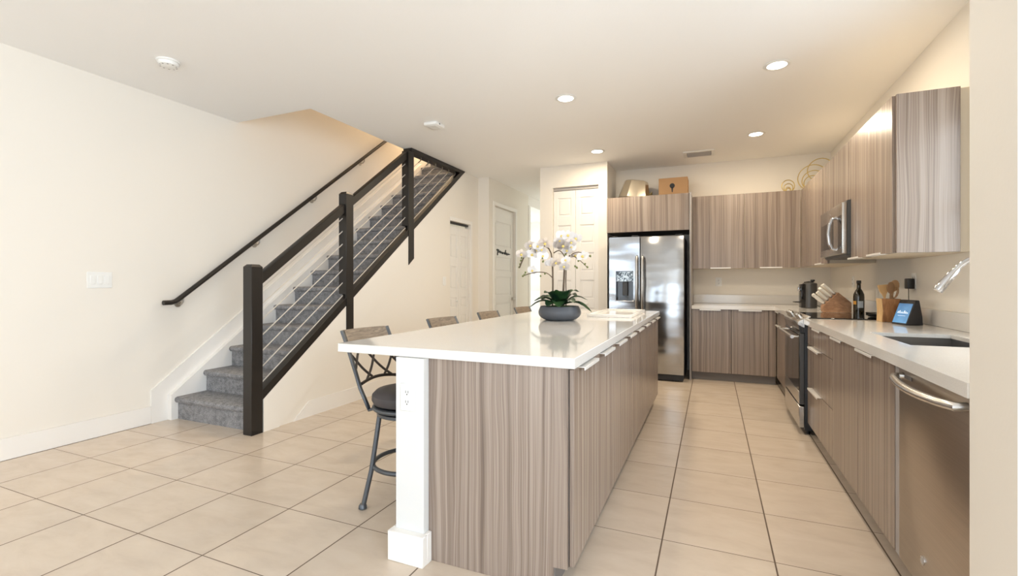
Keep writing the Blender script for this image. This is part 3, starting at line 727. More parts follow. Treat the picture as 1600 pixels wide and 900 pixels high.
# ---------------------------------------------------------------- fridge
fg = thing('refrigerator', 'stainless side-by-side refrigerator with ice and water dispenser', 'refrigerator', (-0.745, 6.4, 0))
fx0, fx1, fxm, fy = -1.190, -0.302, -0.812, 5.95
bm = B(); box(bm, fx0+0.004, fx1-0.004, fy+0.075, 6.80, 0.03, 1.745); obj('body', bm, 'charcoal', fg)
# freezer door with a dispenser recess: built as a ring of cells
dx0, dx1, dz0, dz1 = -1.106, -0.892, 0.965, 1.335
bm = B()
Xs = (fx0, dx0, dx1, fxm-0.004); Zs = (0.085, dz0, dz1, 1.757)
slab_hole(bm, Xs, Zs, {(1, 1)}, -(fy+0.068), -fy)
bmesh.ops.transform(bm, matrix=Matrix.Rotation(PI/2, 4, 'X'), verts=bm.verts[:])
fd = obj('freezer_door', bm, 'fridge', fg)
bm = B(); box(bm, dx0, dx1, fy+0.064, fy+0.068, dz0, dz1)
for a, c in ((dx0, dx0+0.004), (dx1-0.004, dx1)): box(bm, a, c, fy+0.004, fy+0.064, dz0, dz1)
box(bm, dx0, dx1, fy+0.004, fy+0.064, dz0, dz0+0.004); box(bm, dx0, dx1, fy+0.004, fy+0.064, dz1-0.004, dz1)
ds = obj('dispenser', bm, 'gloss_black', fd)
bm = B(); box(bm, dx0+0.006, dx1-0.006, fy+0.006, fy+0.062, 1.205, dz1-0.006, 0.003)
pm = mat('dispenser_panel', (0.30, 0.36, 0.42), 0.25, 0.3)
nt, N, L, b_ = nodes(pm)
L.new(ramp(nt, noise(nt, pos(nt), 38, 2, 0.5, 1.5), [(0.42, (0.03, 0.04, 0.05)), (0.5, (0.30, 0.38, 0.45)), (0.58, (0.62, 0.70, 0.76))]), b_.inputs['Base Color'])
obj('control_panel', bm, pm, ds)
bm = B(); box(bm, -1.03, -0.965, fy+0.03, fy+0.06, 1.03, 1.20, 0.006); obj('paddle', bm, 'charcoal', ds)
bm = B(); box(bm, dx0-0.008, dx1+0.008, fy-0.010, fy+0.05, dz0-0.010, dz0+0.004, 0.003); obj('drip_tray', bm, 'steel', ds)
bm = B(); box(bm, fxm+0.004, fx1, fy, fy+0.068, 0.085, 1.757, 0.008, 2); rd = obj('fridge_door', bm, 'fridge', fg)
for x, p_ in ((-0.846, fd), (-0.778, rd)):
    bm = B(); tube(bm, [(x, fy+0.001, 1.515), (x, fy-0.045, 1.505), (x, fy-0.055, 1.46), (x, fy-0.058, 1.18), (x, fy-0.055, 0.90), (x, fy-0.045, 0.85), (x, fy+0.001, 0.84)], 0.0155, 12); obj('handle', bm, 'steel', p_)
bm = B(); box(bm, fx0+0.01, fx1-0.01, fy+0.03, fy+0.07, 0.012, 0.080); obj('base_grille', bm, 'black', fg)
bm = B()
for x in (fx0+0.08, fx1-0.08): tube(bm, [(x, fy+0.06, 0), (x, fy+0.06, 0.03)], 0.022); tube(bm, [(x, 6.7, 0), (x, 6.7, 0.031)], 0.022)
obj('feet', bm, 'black', fg)
bm = B(); box(bm, fxm-0.10, fxm-0.02, fy+0.01, fy+0.09, 1.7575, 1.775, 0.004); box(bm, fx0+0.02, fx0+0.10, fy+0.01, fy+0.09, 1.7575, 1.772, 0.004); box(bm, fx1-0.10, fx1-0.02, fy+0.01, fy+0.09, 1.7575, 1.772, 0.004); obj('hinge_cover', bm, 'black', fg)

# ---------------------------------------------------------------- things on top of the cabinets
bx = thing('cardboard_box', 'plain brown cardboard box with a black round mark above the fridge', 'box', (-0.46, 6.6, 2.301))
bm = B(); box(bm, -0.645, -0.285, 6.50, 6.80, 2.3015, 2.565, 0.002); obj('carton', bm, 'card', bx)
bm = B(); disc_y(bm, (-0.475, 2.46), 0.032, 6.497, 6.5005); prism(bm, [(-0.487, 2.44), (-0.463, 2.44), (-0.470, 2.375), (-0.480, 2.375)], 'y', 6.497, 6.5005); obj('printed_mark', bm, 'black', bx)
tn = thing('metal_tub', 'champagne steel tub turned over and leaning, next to the cardboard box', 'tub', (-1.0, 6.56, 2.301))
bm = B()
mt = Matrix.Translation((-0.985, 6.60, 2.333)) @ Matrix.Rotation(math.radians(9), 4, 'Y') @ Matrix.Scale(0.8, 4, (0, 1, 0))
lathe(bm, [(0.212, 0.0), (0.217, 0.006), (0.210, 0.014), (0.160, 0.235), (0.148, 0.246), (0.0, 0.25), (0.0, 0.243), (0.142, 0.240), (0.152, 0.230), (0.200, 0.014), (0.205, 0.0)], seg=10, mtx=mt)
obj('tub', bm, 'tin', tn, smooth=False)
bm = B(); tube(bm, [mt @ Vector(p) for p in ((0.195, -0.06, 0.07), (0.225, -0.05, 0.09), (0.222, 0, 0.115), (0.225, 0.05, 0.09), (0.195, 0.06, 0.07))], 0.007, 8); obj('handle', bm, 'gold', tn)
def rings(label, loc, rz, spec, lean=0.0):
    t = thing('ring_sculpture', label, 'decor', loc, None, rz)
    for r, off in spec:
        bm = B()
        tube(bm, [(off + r*math.cos(2*PI*k/48), lean*(r + r*math.sin(2*PI*k/48)), 0.004 + r + r*math.sin(2*PI*k/48)) for k in range(48)], 0.0052, 8, closed=True)
        obj('ring', bm, 'gold', t, local=True)
    return t
rings('small gold nested ring sculpture on the back wall cabinet', (0.862, 6.62, UZ1), 0.25, ((0.073, 0), (0.051, 0.004), (0.029, 0.0), (0.022, 0.002)))
t = rings('large gold nested ring sculpture in the corner above the wall cabinets', (1.10, 6.56, UZ1), -0.35, ((0.150, 0), (0.115, 0.01), (0.085, 0.0), (0.055, 0.004)), 0.08)
bm = B(); tube(bm, [(0.08 + 0.13*math.cos(2*PI*k/48), 0.02, 0.235 + 0.13*math.sin(2*PI*k/48)) for k in range(48)], 0.0052, 8, closed=True); obj('ring', bm, 'gold', t, local=True)

# ---------------------------------------------------------------- things on the corner counter
CT = 0.914
cm = thing('coffee_machine', 'dark grey capsule coffee machine in the counter corner', 'coffee machine', (0.97, 6.02, CT), None, 0.15)
bm = B(); lathe(bm, [(0.066, 0.002), (0.070, 0.006), (0.070, 0.262), (0.066, 0.272), (0.040, 0.280), (0, 0.282)], (0.02, 0, 0), 36); obj('body', bm, mat('machine_grey', (0.085, 0.083, 0.082), 0.32, 0.5), cm, local=True)
bm = B(); box(bm, -0.075, -0.03, -0.045, 0.045, 0.004, 0.262, 0.008, 2); obj('front_panel', bm, 'gloss_black', cm, local=True)
bm = B(); box(bm, -0.098, -0.070, -0.018, 0.018, 0.185, 0.235, 0.006, 2); obj('coffee_outlet', bm, 'chrome', cm, local=True)
bm = B(); box(bm, -0.135, -0.066, -0.045, 0.045, 0.060, 0.072, 0.003); obj('cup_support', bm, 'black', cm, local=True)
bm = B(); lathe(bm, [(0.010, 0.270), (0.010, 0.288), (0.020, 0.292), (0.022, 0.306), (0.016, 0.312), (0, 0.312)], (0.045, -0.01, 0), 20); obj('lid_knob', bm, 'black', cm, local=True)
bm = B(); tube(bm, [(-0.02, 0.05, 0.28), (0.03, 0.05, 0.288), (0.06, 0.03, 0.28)], 0.006, 8); obj('lever', bm, 'black', cm, local=True)
bm = B(); tube(bm, [(0.085, 0.0, 0.03), (0.12, -0.02, 0.012), (0.16, 0.0, 0.008), (0.22, 0.05, 0.03)], 0.0035, 6); obj('cord', bm, 'black', cm, local=True)

kb = thing('knife_block', 'slanted acacia knife block full of white knives beside the bottle', 'knife block', (1.06, 5.2, CT))
yk0, yk1 = 5.145, 5.255
bm = B(); prism(bm, [(0.955, CT+0.004), (1.172, CT+0.004), (1.172, 1.010), (1.070, 1.104), (0.950, 0.975)], 'y', yk0, yk1, 0.003); obj('block', bm, 'block', kb)
bm = B()
for x in (0.97, 1.155):
    for y in (yk0+0.015, yk1-0.015): lathe(bm, [(0.008, 0.0005), (0.008, 0.006)], (x, y, CT), 10)
obj('feet', bm, 'black', kb)
fdir = Vector((1.070-0.950, 0, 1.104-0.975)).normalized(); nrm_ = Vector((-fdir.z, 0, fdir.x))
rown = ['top', 'upper middle', 'lower middle', 'bottom']
coln = ['on the cooktop side', 'in the centre', 'on the far side']
kn = 0
for r in range(4):
    for c_ in range(3):
        s = 0.150 - 0.040*r
        p0 = Vector((0.950, yk0+0.022+0.033*c_, 0.975)) + fdir*s
        Lh = (0.125, 0.115, 0.105, 0.115)[r] + random.uniform(-.006, .006)
        kf = thing('kitchen_knife', 'white-handled knife %s, in the %s row of the block' % (coln[c_], rown[r]), 'knife', p0 + nrm_*0.0012, 'knives in the wooden block')
        bm = B()
        tw = Vector((0, random.uniform(-.03, .03), random.uniform(-.03, .03)))
        q = [p0 + nrm_*0.014 + (nrm_*t*Lh + tw*t*Lh) for t in (0, 0.15, 0.4, 0.75, 0.95, 1.0)]
        tube(bm, q, 0.01, 10, radii=[0.0095, 0.012, 0.015, 0.014, 0.0155, 0.010], flat=0.85); h = obj('handle', bm, 'cream_handle', kf)
        bm = B(); tube(bm, [p0 + nrm_*0.0012, p0 + nrm_*0.015], 0.0085, 10); obj('bolster', bm, 'steel', kf)
        kn += 1
bo = thing('oil_bottle', 'tall dark glass bottle with a pale label by the knife block', 'bottle', (1.205, 5.03, CT))
for_ = (1.215, 5.10)
bo.location = (for_[0], for_[1], CT)
bm = B(); lathe(bm, [(0, 0.004), (0.036, 0.0005), (0.041, 0.006), (0.042, 0.15), (0.040, 0.175), (0.028, 0.205), (0.0165, 0.225), (0.0145, 0.275), (0.0165, 0.278), (0.0165, 0.292), (0, 0.292)], (for_[0], for_[1], CT), 32); obj('glass', bm, 'bottle', bo)
def sleeve(bm, c, r, a0, a1, z0, z1, n=10):
    A = [bm.verts.new((c[0]+r*math.cos(a0+(a1-a0)*k/n), c[1]+r*math.sin(a0+(a1-a0)*k/n), z0)) for k in range(n+1)]
    D = [bm.verts.new((v.co.x, v.co.y, z1)) for v in A]
    A2 = [bm.verts.new((c[0]+(r+.0008)*math.cos(a0+(a1-a0)*k/n), c[1]+(r+.0008)*math.sin(a0+(a1-a0)*k/n), z0)) for k in range(n+1)]
    D2_ = [bm.verts.new((v.co.x, v.co.y, z1)) for v in A2]
    for k in range(n):
        bm.faces.new((A[k], A[k+1], D[k+1], D[k])); bm.faces.new((A2[k], D2_[k], D2_[k+1], A2[k+1]))
        bm.faces.new((A[k], A2[k], A2[k+1], A[k+1])); bm.faces.new((D[k], D[k+1], D2_[k+1], D2_[k]))
    bm.faces.new((A[0], D[0], D2_[0], A2[0])); bm.faces.new((A[n], A2[n], D2_[n], D[n]))
bm = B(); sleeve(bm, for_, 0.0423, math.radians(245), math.radians(305), CT+0.055, CT+0.115); obj('label', bm, 'label', bo)
bm = B(); sleeve(bm, for_, 0.0423, math.radians(190), math.radians(232), CT+0.085, CT+0.115); obj('amber_label', bm, 'gold_label', bo)
bm = B(); lathe(bm, [(0.0172, 0.272), (0.0178, 0.274), (0.0178, 0.295), (0.015, 0.299), (0, 0.299)], (for_[0], for_[1], CT), 24); obj('cap', bm, 'black', bo)

# ---------------------------------------------------------------- things on the sink counter
cr = thing('utensil_holder', 'square live-edge wooden utensil holder beside the cooktop', 'utensil holder', (1.175, 4.19, CT))
hx0, hx1, hy0, hy1 = 1.122, 1.226, 4.125, 4.245
bm = B()
rg_ = []
for z, k in ((0.001, 0.0), (0.03, 0.001), (0.08, 0.006), (0.12, 0.003), (0.15, -0.001), (0.165, -0.004)):
    rg_.append([bm.verts.new(p) for p in ((hx0+k, hy0, CT+z), (hx1-k*0.5, hy0, CT+z), (hx1-k*0.5, hy1, CT+z), (hx0+k, hy1, CT+z))])
inn = [[bm.verts.new(p) for p in ((hx0+0.014, hy0+0.014, CT+z), (hx1-0.014, hy0+0.014, CT+z), (hx1-0.014, hy1-0.014, CT+z), (hx0+0.014, hy1-0.014, CT+z))] for z in (0.165, 0.02)]
seq = rg_ + inn
for A_, B_ in zip(seq, seq[1:]):
    for i in range(4): bm.faces.new((A_[i], A_[(i+1) % 4], B_[(i+1) % 4], B_[i]))
bm.faces.new(seq[0]); bm.faces.new(seq[-1])
obj('holder', bm, 'crock', cr)
bm = B(); prism(bm, [(hx0-0.003, CT+0.001), (hx0-0.0005, CT+0.08), (hx0-0.006, CT+0.166), (hx0-0.004+0.0, CT+0.166), (hx0+0.006-0.001, CT+0.08), (hx0-0.001, CT+0.001)], 'y', hy0-0.0005, hy1)
obj('sapwood_edge', bm, 'sapwood', cr)
def spoon(label, name, p0, p1, head, m, kind):
    t = thing(name, label, 'kitchen utensil', p0, 'utensils in the wooden holder')
    p0, p1 = Vector(p0), Vector(p1); d_ = (p1-p0).normalized()
    bm = B(); tube(bm, [p0, p1], 0.0055, 8); obj('handle', bm, m, t)
    bm = B(); side = Vector((1, 0.25, 0)); side = (side - d_*side.dot(d_)).normalized(); th = d_.cross(side)
    if kind == 'wire':
        for w in (0.6, 1.0):
            pts = [p1 + d_*(head[1]*(0.5-0.5*math.cos(PI*k/6)) if k <= 6 else head[1]*(0.5-0.5*math.cos(PI*(12-k)/6))) + side*head[0]*w*math.sin(PI*k/6)*1.0 for k in range(13)]
            tube(bm, pts, 0.0035, 6)
    else:
        prof = {'spoon': [(0, .15), (.12, .55), (.3, .9), (.5, 1.0), (.75, .85), (.92, .5), (1, .15)], 'spatula': [(0, .12), (.25, .35), (.5, .75), (.8, .95), (1, 1.0)]}[kind]
        tk = 0.005
        F = [(bm.verts.new(p1 + d_*head[1]*a + side*head[0]*w + th*tk), bm.verts.new(p1 + d_*head[1]*a - side*head[0]*w + th*tk), bm.verts.new(p1 + d_*head[1]*a - side*head[0]*w - th*tk), bm.verts.new(p1 + d_*head[1]*a + side*head[0]*w - th*tk)) for a, w in prof]
        for A_, B_ in zip(F, F[1:]):
            for i in range(4): bm.faces.new((A_[i], A_[(i+1) % 4], B_[(i+1) % 4], B_[i]))
        bm.faces.new(F[0]); bm.faces.new(list(reversed(F[-1])))
    obj('head', bm, m, t)
zb = CT+0.022
spoon('flat pale wooden spatula standing in the wooden holder', 'spatula', (1.165, 4.17, zb), (1.150, 4.18, 1.085), (0.034, 0.095), 'beech', 'spatula')
spoon('dark round wooden spoon in the middle of the holder', 'wooden_spoon', (1.175, 4.17, zb), (1.180, 4.165, 1.115), (0.024, 0.085), 'walnut_spoon', 'spoon')
spoon('broad light brown wooden spoon leaning in the holder', 'wooden_spoon', (1.170, 4.20, zb), (1.205, 4.20, 1.130), (0.030, 0.085), 'oak_spoon', 'spoon')
spoon('looped wire-like wooden whisk leaning out of the holder', 'whisk', (1.180, 4.19, zb), (1.206, 4.19, 1.085), (0.022, 0.085), 'oak_spoon', 'wire')
# smart display
sd = thing('smart_display', 'black wedge-shaped smart display with a lit blue screen', 'smart display', (1.155, 3.925, CT), None, math.atan2(-0.95, 0.30))
Wd, Hd = 0.145, 0.165     # local x along the screen's width, local y into the body (rotated)
bm = B(); prism(bm, [(0, 0.001), (0.105, 0.001), (0.098, 0.055), (0.082, Hd), (0.058, Hd)], 'x', -Wd/2, Wd/2, 0.004); bmesh.ops.translate(bm, vec=(0.0, 0, 0), verts=bm.verts[:]); obj('body', bm, 'display', sd, local=True)
sl = math.hypot(0.058, Hd-0.001); ux, uz = 0.058/sl, (Hd-0.001)/sl; px_, pz_ = -uz, ux
def scr(bm, a0, a1, s0, s1, d0, d1):
    pr = []
    for s, d_ in ((s0, d0), (s1, d0), (s1, d1), (s0, d1)): pr.append((ux*s + px_*d_, 0.001 + uz*s + pz_*d_))
    prism(bm, pr, 'x', a0, a1)
bm = B(); scr(bm, -Wd/2+0.010, Wd/2-0.010, 0.012, sl-0.026, 0.0002, 0.0012); so = obj('screen', bm, 'screen', sd, local=True)
bm = B()
for k in range(7):
    a = -0.042 + k*0.014; hgt = 0.014 + 0.006*math.sin(k*1.9)
    scr(bm, a-0.003, a+0.003, 0.078, 0.078+hgt, 0.0013, 0.0018)
for k in range(6): scr(bm, -0.03+k*0.012-0.002, -0.03+k*0.012+0.002, 0.060, 0.064, 0.0013, 0.0018)
obj('clock_digits', bm, 'screen_white', so, local=True)
bm = B(); lathe(bm, [(0.028, 0), (0.028, 0.02), (0.024, 0.026), (0, 0.026)], seg=20, mtx=Matrix.Translation((0.02, 0.09, 0.06)) @ Matrix.Rotation(-PI/2, 4, 'X')); obj('speaker', bm, 'display', sd, local=True)
pg = thing('charger', 'black square power plug with a cord on the splash wall', 'charger', (1.335, 4.26, 1.19))
bm = B(); box(bm, 1.300, 1.3405, 4.235, 4.300, 1.150, 1.225, 0.005, 2); obj('plug', bm, 'black', pg)
bm = B(); tube(bm, [(1.315, 4.268, 1.152), (1.316, 4.268, 1.08), (1.318, 4.25, 0.98), (1.31, 4.20, 0.922), (1.29, 4.10, 0.919), (1.265, 3.99, 0.919)], 0.0025, 6); obj('cord', bm, 'black', pg)

# ---------------------------------------------------------------- island objects
tr = thing('serving_tray', 'flat white tray lying at the fridge end of the island', 'tray', (-0.73, 4.2, 0.9125))
bm = B(); box(bm, -0.95, -0.585, 3.82, 4.62, 0.913, 0.925, 0.003); obj('board', bm, 'tray', tr)
bm = B(); box(bm, -0.95, -0.585, 3.82, 3.84, 0.9255, 0.938, 0.003); box(bm, -0.95, -0.585, 4.60, 4.62, 0.9255, 0.938, 0.003); box(bm, -0.95, -0.93, 3.84, 4.60, 0.9255, 0.938, 0.003); box(bm, -0.605, -0.585, 3.84, 4.60, 0.9255, 0.938, 0.003); obj('rim', bm, 'tray', tr)

OC = Vector((-1.058, 3.42, 0.9125))
oc = thing('potted_orchid', 'white potted orchid in a low slate grey bowl on the island', 'potted orchid', OC)
bm = B(); lathe(bm, [(0, 0.0005), (0.095, 0.0005), (0.112, 0.004), (0.128, 0.011), (0.146, 0.024), (0.156, 0.038), (0.160, 0.052), (0.160, 0.064), (0.156, 0.078), (0.149, 0.094), (0.145, 0.103), (0.140, 0.106), (0.132, 0.102), (0.130, 0.090), (0, 0.086)], OC, 48); obj('bowl', bm, 'pot', oc)
bm = B(); lathe(bm, [(0.129, 0.086), (0.11, 0.100), (0.06, 0.108), (0, 0.110)], OC, 24); obj('moss', bm, 'moss', oc)
def leaf_mesh(L_, w, droop, rise):
    bm = B(); n = 9; rows_ = []
    for i in range(n):
        t = i/(n-1); x = L_*t; z = rise*math.sin(PI*min(1, t*1.15)*0.62) - droop*t*t
        ww = w*(math.sin(PI*min(0.985, 0.10+0.86*t))**0.75) if i < n-1 else 0.002
        row = []
        for s, dz in ((-1, 0.012), (-0.5, 0.003), (0, 0), (0.5, 0.003), (1, 0.012)): row.append(bm.verts.new((x, s*ww, z + dz*ww/max(w, 1e-6))))
        rows_.append(row)
    fs = []
    for A_, B_ in zip(rows_, rows_[1:]):
        for k in range(4): fs.append(bm.faces.new((A_[k], A_[k+1], B_[k+1], B_[k])))
    bmesh.ops.solidify(bm, geom=fs, thickness=0.0025)
    return bm
for i, (ang, L_, w, dr2, ri) in enumerate(((185, .23, .026, .075, .075), (215, .19, .030, .03, .09), (255, .16, .040, .05, .07), (285, .17, .042, .06, .08), (320, .18, .036, .03, .08), (350, .25, .030, .09, .07), (20, .20, .028, .03, .10), (60, .17, .032, .02, .12), (110, .17, .034, .02, .13), (150, .20, .030, .04, .10), (235, .13, .042, .0, .13), (300, .13, .040, .0, .14), (170, .16, .024, .0, .09), (40, .15, .03, .0, .14))):
    bm = leaf_mesh(L_, w*1.4, dr2, ri*0.85)
    bmesh.ops.transform(bm, matrix=Matrix.Translation(OC + Vector((0, 0, 0.102))) @ Matrix.Rotation(math.radians(ang), 4, 'Z') @ Matrix.Translation((0.012, 0, 0)), verts=bm.verts[:])
    obj('leaf', bm, 'leaf', oc)
OZ = OC.z
def bez(p, n=14):
    out = []
    m = len(p)-1
    for i in range(n+1):
        t = i/n*m; k = min(int(t), m-1); f = t-k
        P0 = Vector(p[max(k-1, 0)]); P1 = Vector(p[k]); P2 = Vector(p[k+1]); P3 = Vector(p[min(k+2, m)])
        out.append(0.5*((2*P1) + (P2-P0)*f + (2*P0-5*P1+4*P2-P3)*f*f + (3*P1-P0-3*P2+P3)*f*f*f))
    return out
Yo = 3.42
stems = [([(-1.115, Yo, 1.01), (-1.113, Yo, 1.20), (-1.118, Yo-.01, 1.40), (-1.160, Yo-.02, 1.470), (-1.235, Yo-.03, 1.475), (-1.315, Yo-.04, 1.42), (-1.365, Yo-.05, 1.31)], 0.0055),
         ([(-1.035, Yo, 1.01), (-1.025, Yo, 1.20), (-1.010, Yo, 1.42), (-0.985, Yo, 1.49)], 0.008),
         ([(-1.010, Yo+.01, 1.01), (-1.012, Yo+.01, 1.20), (-1.012, Yo+.01, 1.36), (-1.055, Yo, 1.435), (-1.105, Yo, 1.42)], 0.004),
         ([(-1.012, Yo, 1.36), (-0.965, Yo-.02, 1.40), (-0.905, Yo-.03, 1.42), (-0.835, Yo-.04, 1.395), (-0.815, Yo-.04, 1.385)], 0.0035),
         ([(-1.114, Yo, 1.23), (-1.150, Yo-.02, 1.265), (-1.215, Yo-.03, 1.275), (-1.29, Yo-.04, 1.262), (-1.335, Yo-.05, 1.245)], 0.0035),
         ([(-0.985, Yo, 1.40), (-0.93, Yo-.03, 1.385), (-0.87, Yo-.04, 1.34), (-0.835, Yo-.04, 1.305)], 0.003)]
for p, r in stems:
    bm = B(); tube(bm, bez(p), r, 8); obj('stem', bm, 'stem', oc)
def petal(bm, ang, L_, w, cup):
    n = 6; rws = []
    for i in range(n):
        t = i/(n-1); ww = w*math.sin(PI*(0.12+0.80*t))**0.7 if i < n-1 else w*0.35
        x = L_*t; rws.append([(x, -ww, cup*t*t), (x, 0, cup*t*t*0.6 + 0.002), (x, ww, cup*t*t)])
    R_ = Matrix.Rotation(ang, 4, 'Z'); fs = []
    vv = [[bm.verts.new(R_ @ Vector(q)) for q in r_] for r_ in rws]
    for A_, B_ in zip(vv, vv[1:]):
        for k in range(2): fs.append(bm.faces.new((A_[k], A_[k+1], B_[k+1], B_[k])))
    bmesh.ops.solidify(bm, geom=fs, thickness=0.0012)
bm = B()
for a, L_, w in ((90, .034, .013), (210, .034, .013), (330, .034, .013), (0+8, .038, .022), (180-8, .038, .022)): petal(bm, math.radians(a), L_, w, 0.006)
bl0 = obj('blossom', bm, 'petal', oc, local=True)
bm = B(); lathe(bm, [(0.0, 0.0), (0.007, 0.002), (0.008, 0.008), (0.004, 0.013), (0, 0.014)], (0, -0.004, 0.002), 10); lip0 = obj('lip', bm, 'lip', bl0, local=True)
f_, cx0, hy_, c_, s_ = 736., 800., 440.5, math.cos(.4008), math.sin(.4008)
flowers = [(-1.290, 1.480), (-1.345, 1.415), (-1.265, 1.415), (-1.205, 1.470), (-1.150, 1.490), (-1.175, 1.400), (-1.140, 1.345), (-1.275, 1.290), (-1.075, 1.345), (-1.000, 1.310), (-1.045, 1.510), (-0.995, 1.530), (-0.950, 1.495), (-1.055, 1.475), (-1.010, 1.465), (-0.965, 1.460), (-0.940, 1.400), (-0.985, 1.430), (-0.990, 1.360), (-0.860, 1.385), (-1.110, 1.345), (-1.020, 1.545), (-0.970, 1.540), (-1.180, 1.440), (-1.235, 1.440), (-0.925, 1.520)]
for i, (x, z) in enumerate(flowers):
    if i == 0: bl, lp = bl0, lip0
    else:
        bl = bl0.copy(); COL.objects.link(bl); bl.parent = oc
        lp = lip0.copy(); COL.objects.link(lp); lp.parent = bl
    y = Yo - 0.035 + random.uniform(-0.045, 0.045)
    bl.location = Vector((x, y, z)) - OC
    bl.rotation_euler = (PI/2 + random.uniform(-0.5, 0.45), random.uniform(-0.3, 0.3), 0.3 + random.uniform(-0.55, 0.75))
    sc_ = random.uniform(1.05, 1.35); bl.scale = (sc_, sc_, sc_)
bm = B(); lathe(bm, [(0, -0.011), (0.006, -0.006), (0.0075, 0.0), (0.005, 0.008), (0, 0.012)], (0, 0, 0), 10); bud0 = obj('bud', bm, 'bud', oc, local=True)
buds = [(-1.368, 1.315), (-1.362, 1.335), (-1.355, 1.365), (-1.350, 1.385), (-1.340, 1.245), (-1.318, 1.272), (-1.325, 1.255), (-1.195, 1.245), (-1.175, 1.355), (-1.180, 1.380), (-1.160, 1.262), (-0.925, 1.315), (-0.912, 1.305), (-0.833, 1.308), (-0.852, 1.330), (-0.812, 1.388), (-0.860, 1.405), (-1.00, 1.40), (-0.90, 1.355)]
for i, (x, z) in enumerate(buds):
    bd = bud0 if i == 0 else bud0.copy()
    if i: COL.objects.link(bd); bd.parent = oc
    bd.location = Vector((x, Yo-0.045, z)) - OC
    bd.rotation_euler = (random.uniform(-1, 1), random.uniform(-1, 1), 0)

# ---------------------------------------------------------------- bar stools
def arc_pts(f, n): return [f(i/n) for i in range(n+1)]
def make_stool():
    t = thing('bar_stool', '', 'bar stool', (0, 0, 0), 'bar stools along the island')
    bm = B(); lathe(bm, [(0.150, 0.535), (0.192, 0.545), (0.203, 0.565), (0.200, 0.590), (0.180, 0.610), (0.12, 0.620), (0, 0.623)], seg=40); obj('seat', bm, 'seat', t, local=True)
    bm = B(); tube(bm, [(0.190*math.cos(2*PI*k/40), 0.190*math.sin(2*PI*k/40), 0.522) for k in range(40)], 0.011, 8, closed=True); lathe(bm, [(0, 0.512), (0.185, 0.512), (0.185, 0.533), (0, 0.533)], seg=32); obj('seat_ring', bm, 'stool_metal', t, local=True)
    bm = B(); lathe(bm, [(0.165, 0.478), (0.176, 0.482), (0.176, 0.498), (0.165, 0.502), (0.155, 0.498), (0.155, 0.482), (0.165, 0.478)], seg=36); lathe(bm, [(0.06, 0.486), (0.06, 0.513)], seg=20)
    for a in (0, PI/2): tube(bm, [(0.16*math.cos(a), 0.16*math.sin(a), 0.49), (-0.16*math.cos(a), -0.16*math.sin(a), 0.49)], 0.010, 8)
    obj('swivel', bm, 'stool_metal', t, local=True)
    for k in range(4):
        a = math.radians(57 + 90*k); ca, sa = math.cos(a), math.sin(a)
        bm = B(); tube(bm, [(0.163*ca, 0.163*sa, 0.488), (0.178*ca, 0.178*sa, 0.38), (0.205*ca, 0.205*sa, 0.2), (0.248*ca, 0.248*sa, 0.012)], 0.013, 10); lg = obj('leg', bm, 'stool_metal', t, local=True)
        bm = B(); lathe(bm, [(0.014, 0.028), (0.021, 0.018), (0.022, 0.004), (0.018, 0.0005), (0, 0.0005)], (0.250*ca, 0.250*sa, 0), 16); obj('foot', bm, 'stool_metal', lg, local=True)
    bm = B(); tube(bm, [(0.193*math.cos(2*PI*k/48), 0.193*math.sin(2*PI*k/48), 0.215) for k in range(48)], 0.012, 10, closed=True); obj('footrest', bm, 'stool_metal', t, local=True)
    def post(z):      # lean of the back
        f = (z-0.50)/0.42
        return -0.155 - 0.165*f - 0.03*f*f
    hw = 0.166
    for s in (-1, 1):
        bm = B(); pts = [(post(z), s*(0.145 + (hw-0.145)*min(1, (z-0.50)/0.12)), z) for z in (0.505, 0.52, 0.56, 0.62, 0.70, 0.78, 0.86, 0.925)]
        tube(bm, [(-0.128, s*0.138, 0.515)] + pts, 0.016, 8, flat=0.55); obj('back_post', bm, 'stool_metal', t, local=True)
    bm = B()
    n = 14; z0, z1 = 0.862, 0.928
    def bow(v): return -0.022*(1-(v/hw)**2)
    ring_ = []
    for i in range(n+1):
        v = -hw+0.012 + (2*hw-0.024)*i/n
        ring_.append([bm.verts.new((post(z)+bow(v)+dx, v, z)) for z, dx in ((z0, -0.009), (z0, 0.009), (z1, 0.009), (z1, -0.009))])
    for A_, B_ in zip(ring_, ring_[1:]):
        for k in range(4): bm.faces.new((A_[k], A_[(k+1) % 4], B_[(k+1) % 4], B_[k]))
    bm.faces.new(ring_[0]); bm.faces.new(list(reversed(ring_[-1])))
    obj('backrest', bm, 'slat', t, local=True)
    bm = B()
    def P_(v, z): return (post(z)+bow(v)*0.9, v, z)
    tube(bm, [P_(-hw+0.02+(2*hw-0.04)*i/12, 0.640+0.018*math.sin(PI*i/12)) for i in range(13)], 0.009, 8)
    for k in (-1, 0, 1):
        for sgn in (-1, 1):
            pts = []
            for i in range(25):
                f = i/24; v = k*0.130 + sgn*(-0.105 + 0.21*f + 0.010*math.sin(2*PI*f)); z = 0.645 + (0.866-0.645)*f
                if abs(v) <= hw-0.006 and z > 0.640 + 0.016*math.cos(PI*v/(2*hw)): pts.append(P_(v, z))
            if len(pts) > 2: tube(bm, pts, 0.007, 6)
    obj('lattice', bm, 'bronze', t, local=True)
    return t
labels = ['bar stool fully visible beside the white end post of the island', 'bar stool second from the white end post of the island, only its back showing',
          'bar stool third from the white end post, only a brown slat above the counter', 'bar stool farthest along the island, small slat near the orchid bowl']
s0 = make_stool()
for i, (x, y, rz) in enumerate(((-1.535, 2.175, -0.14), (-1.55, 3.06, -0.12), (-1.55, 3.87, -0.10), (-1.55, 4.72, -0.10))):
    o = s0 if i == 0 else copy_tree(s0)
    o.location = (x, y, 0); o.rotation_euler = (0, 0, rz); o['label'] = labels[i]

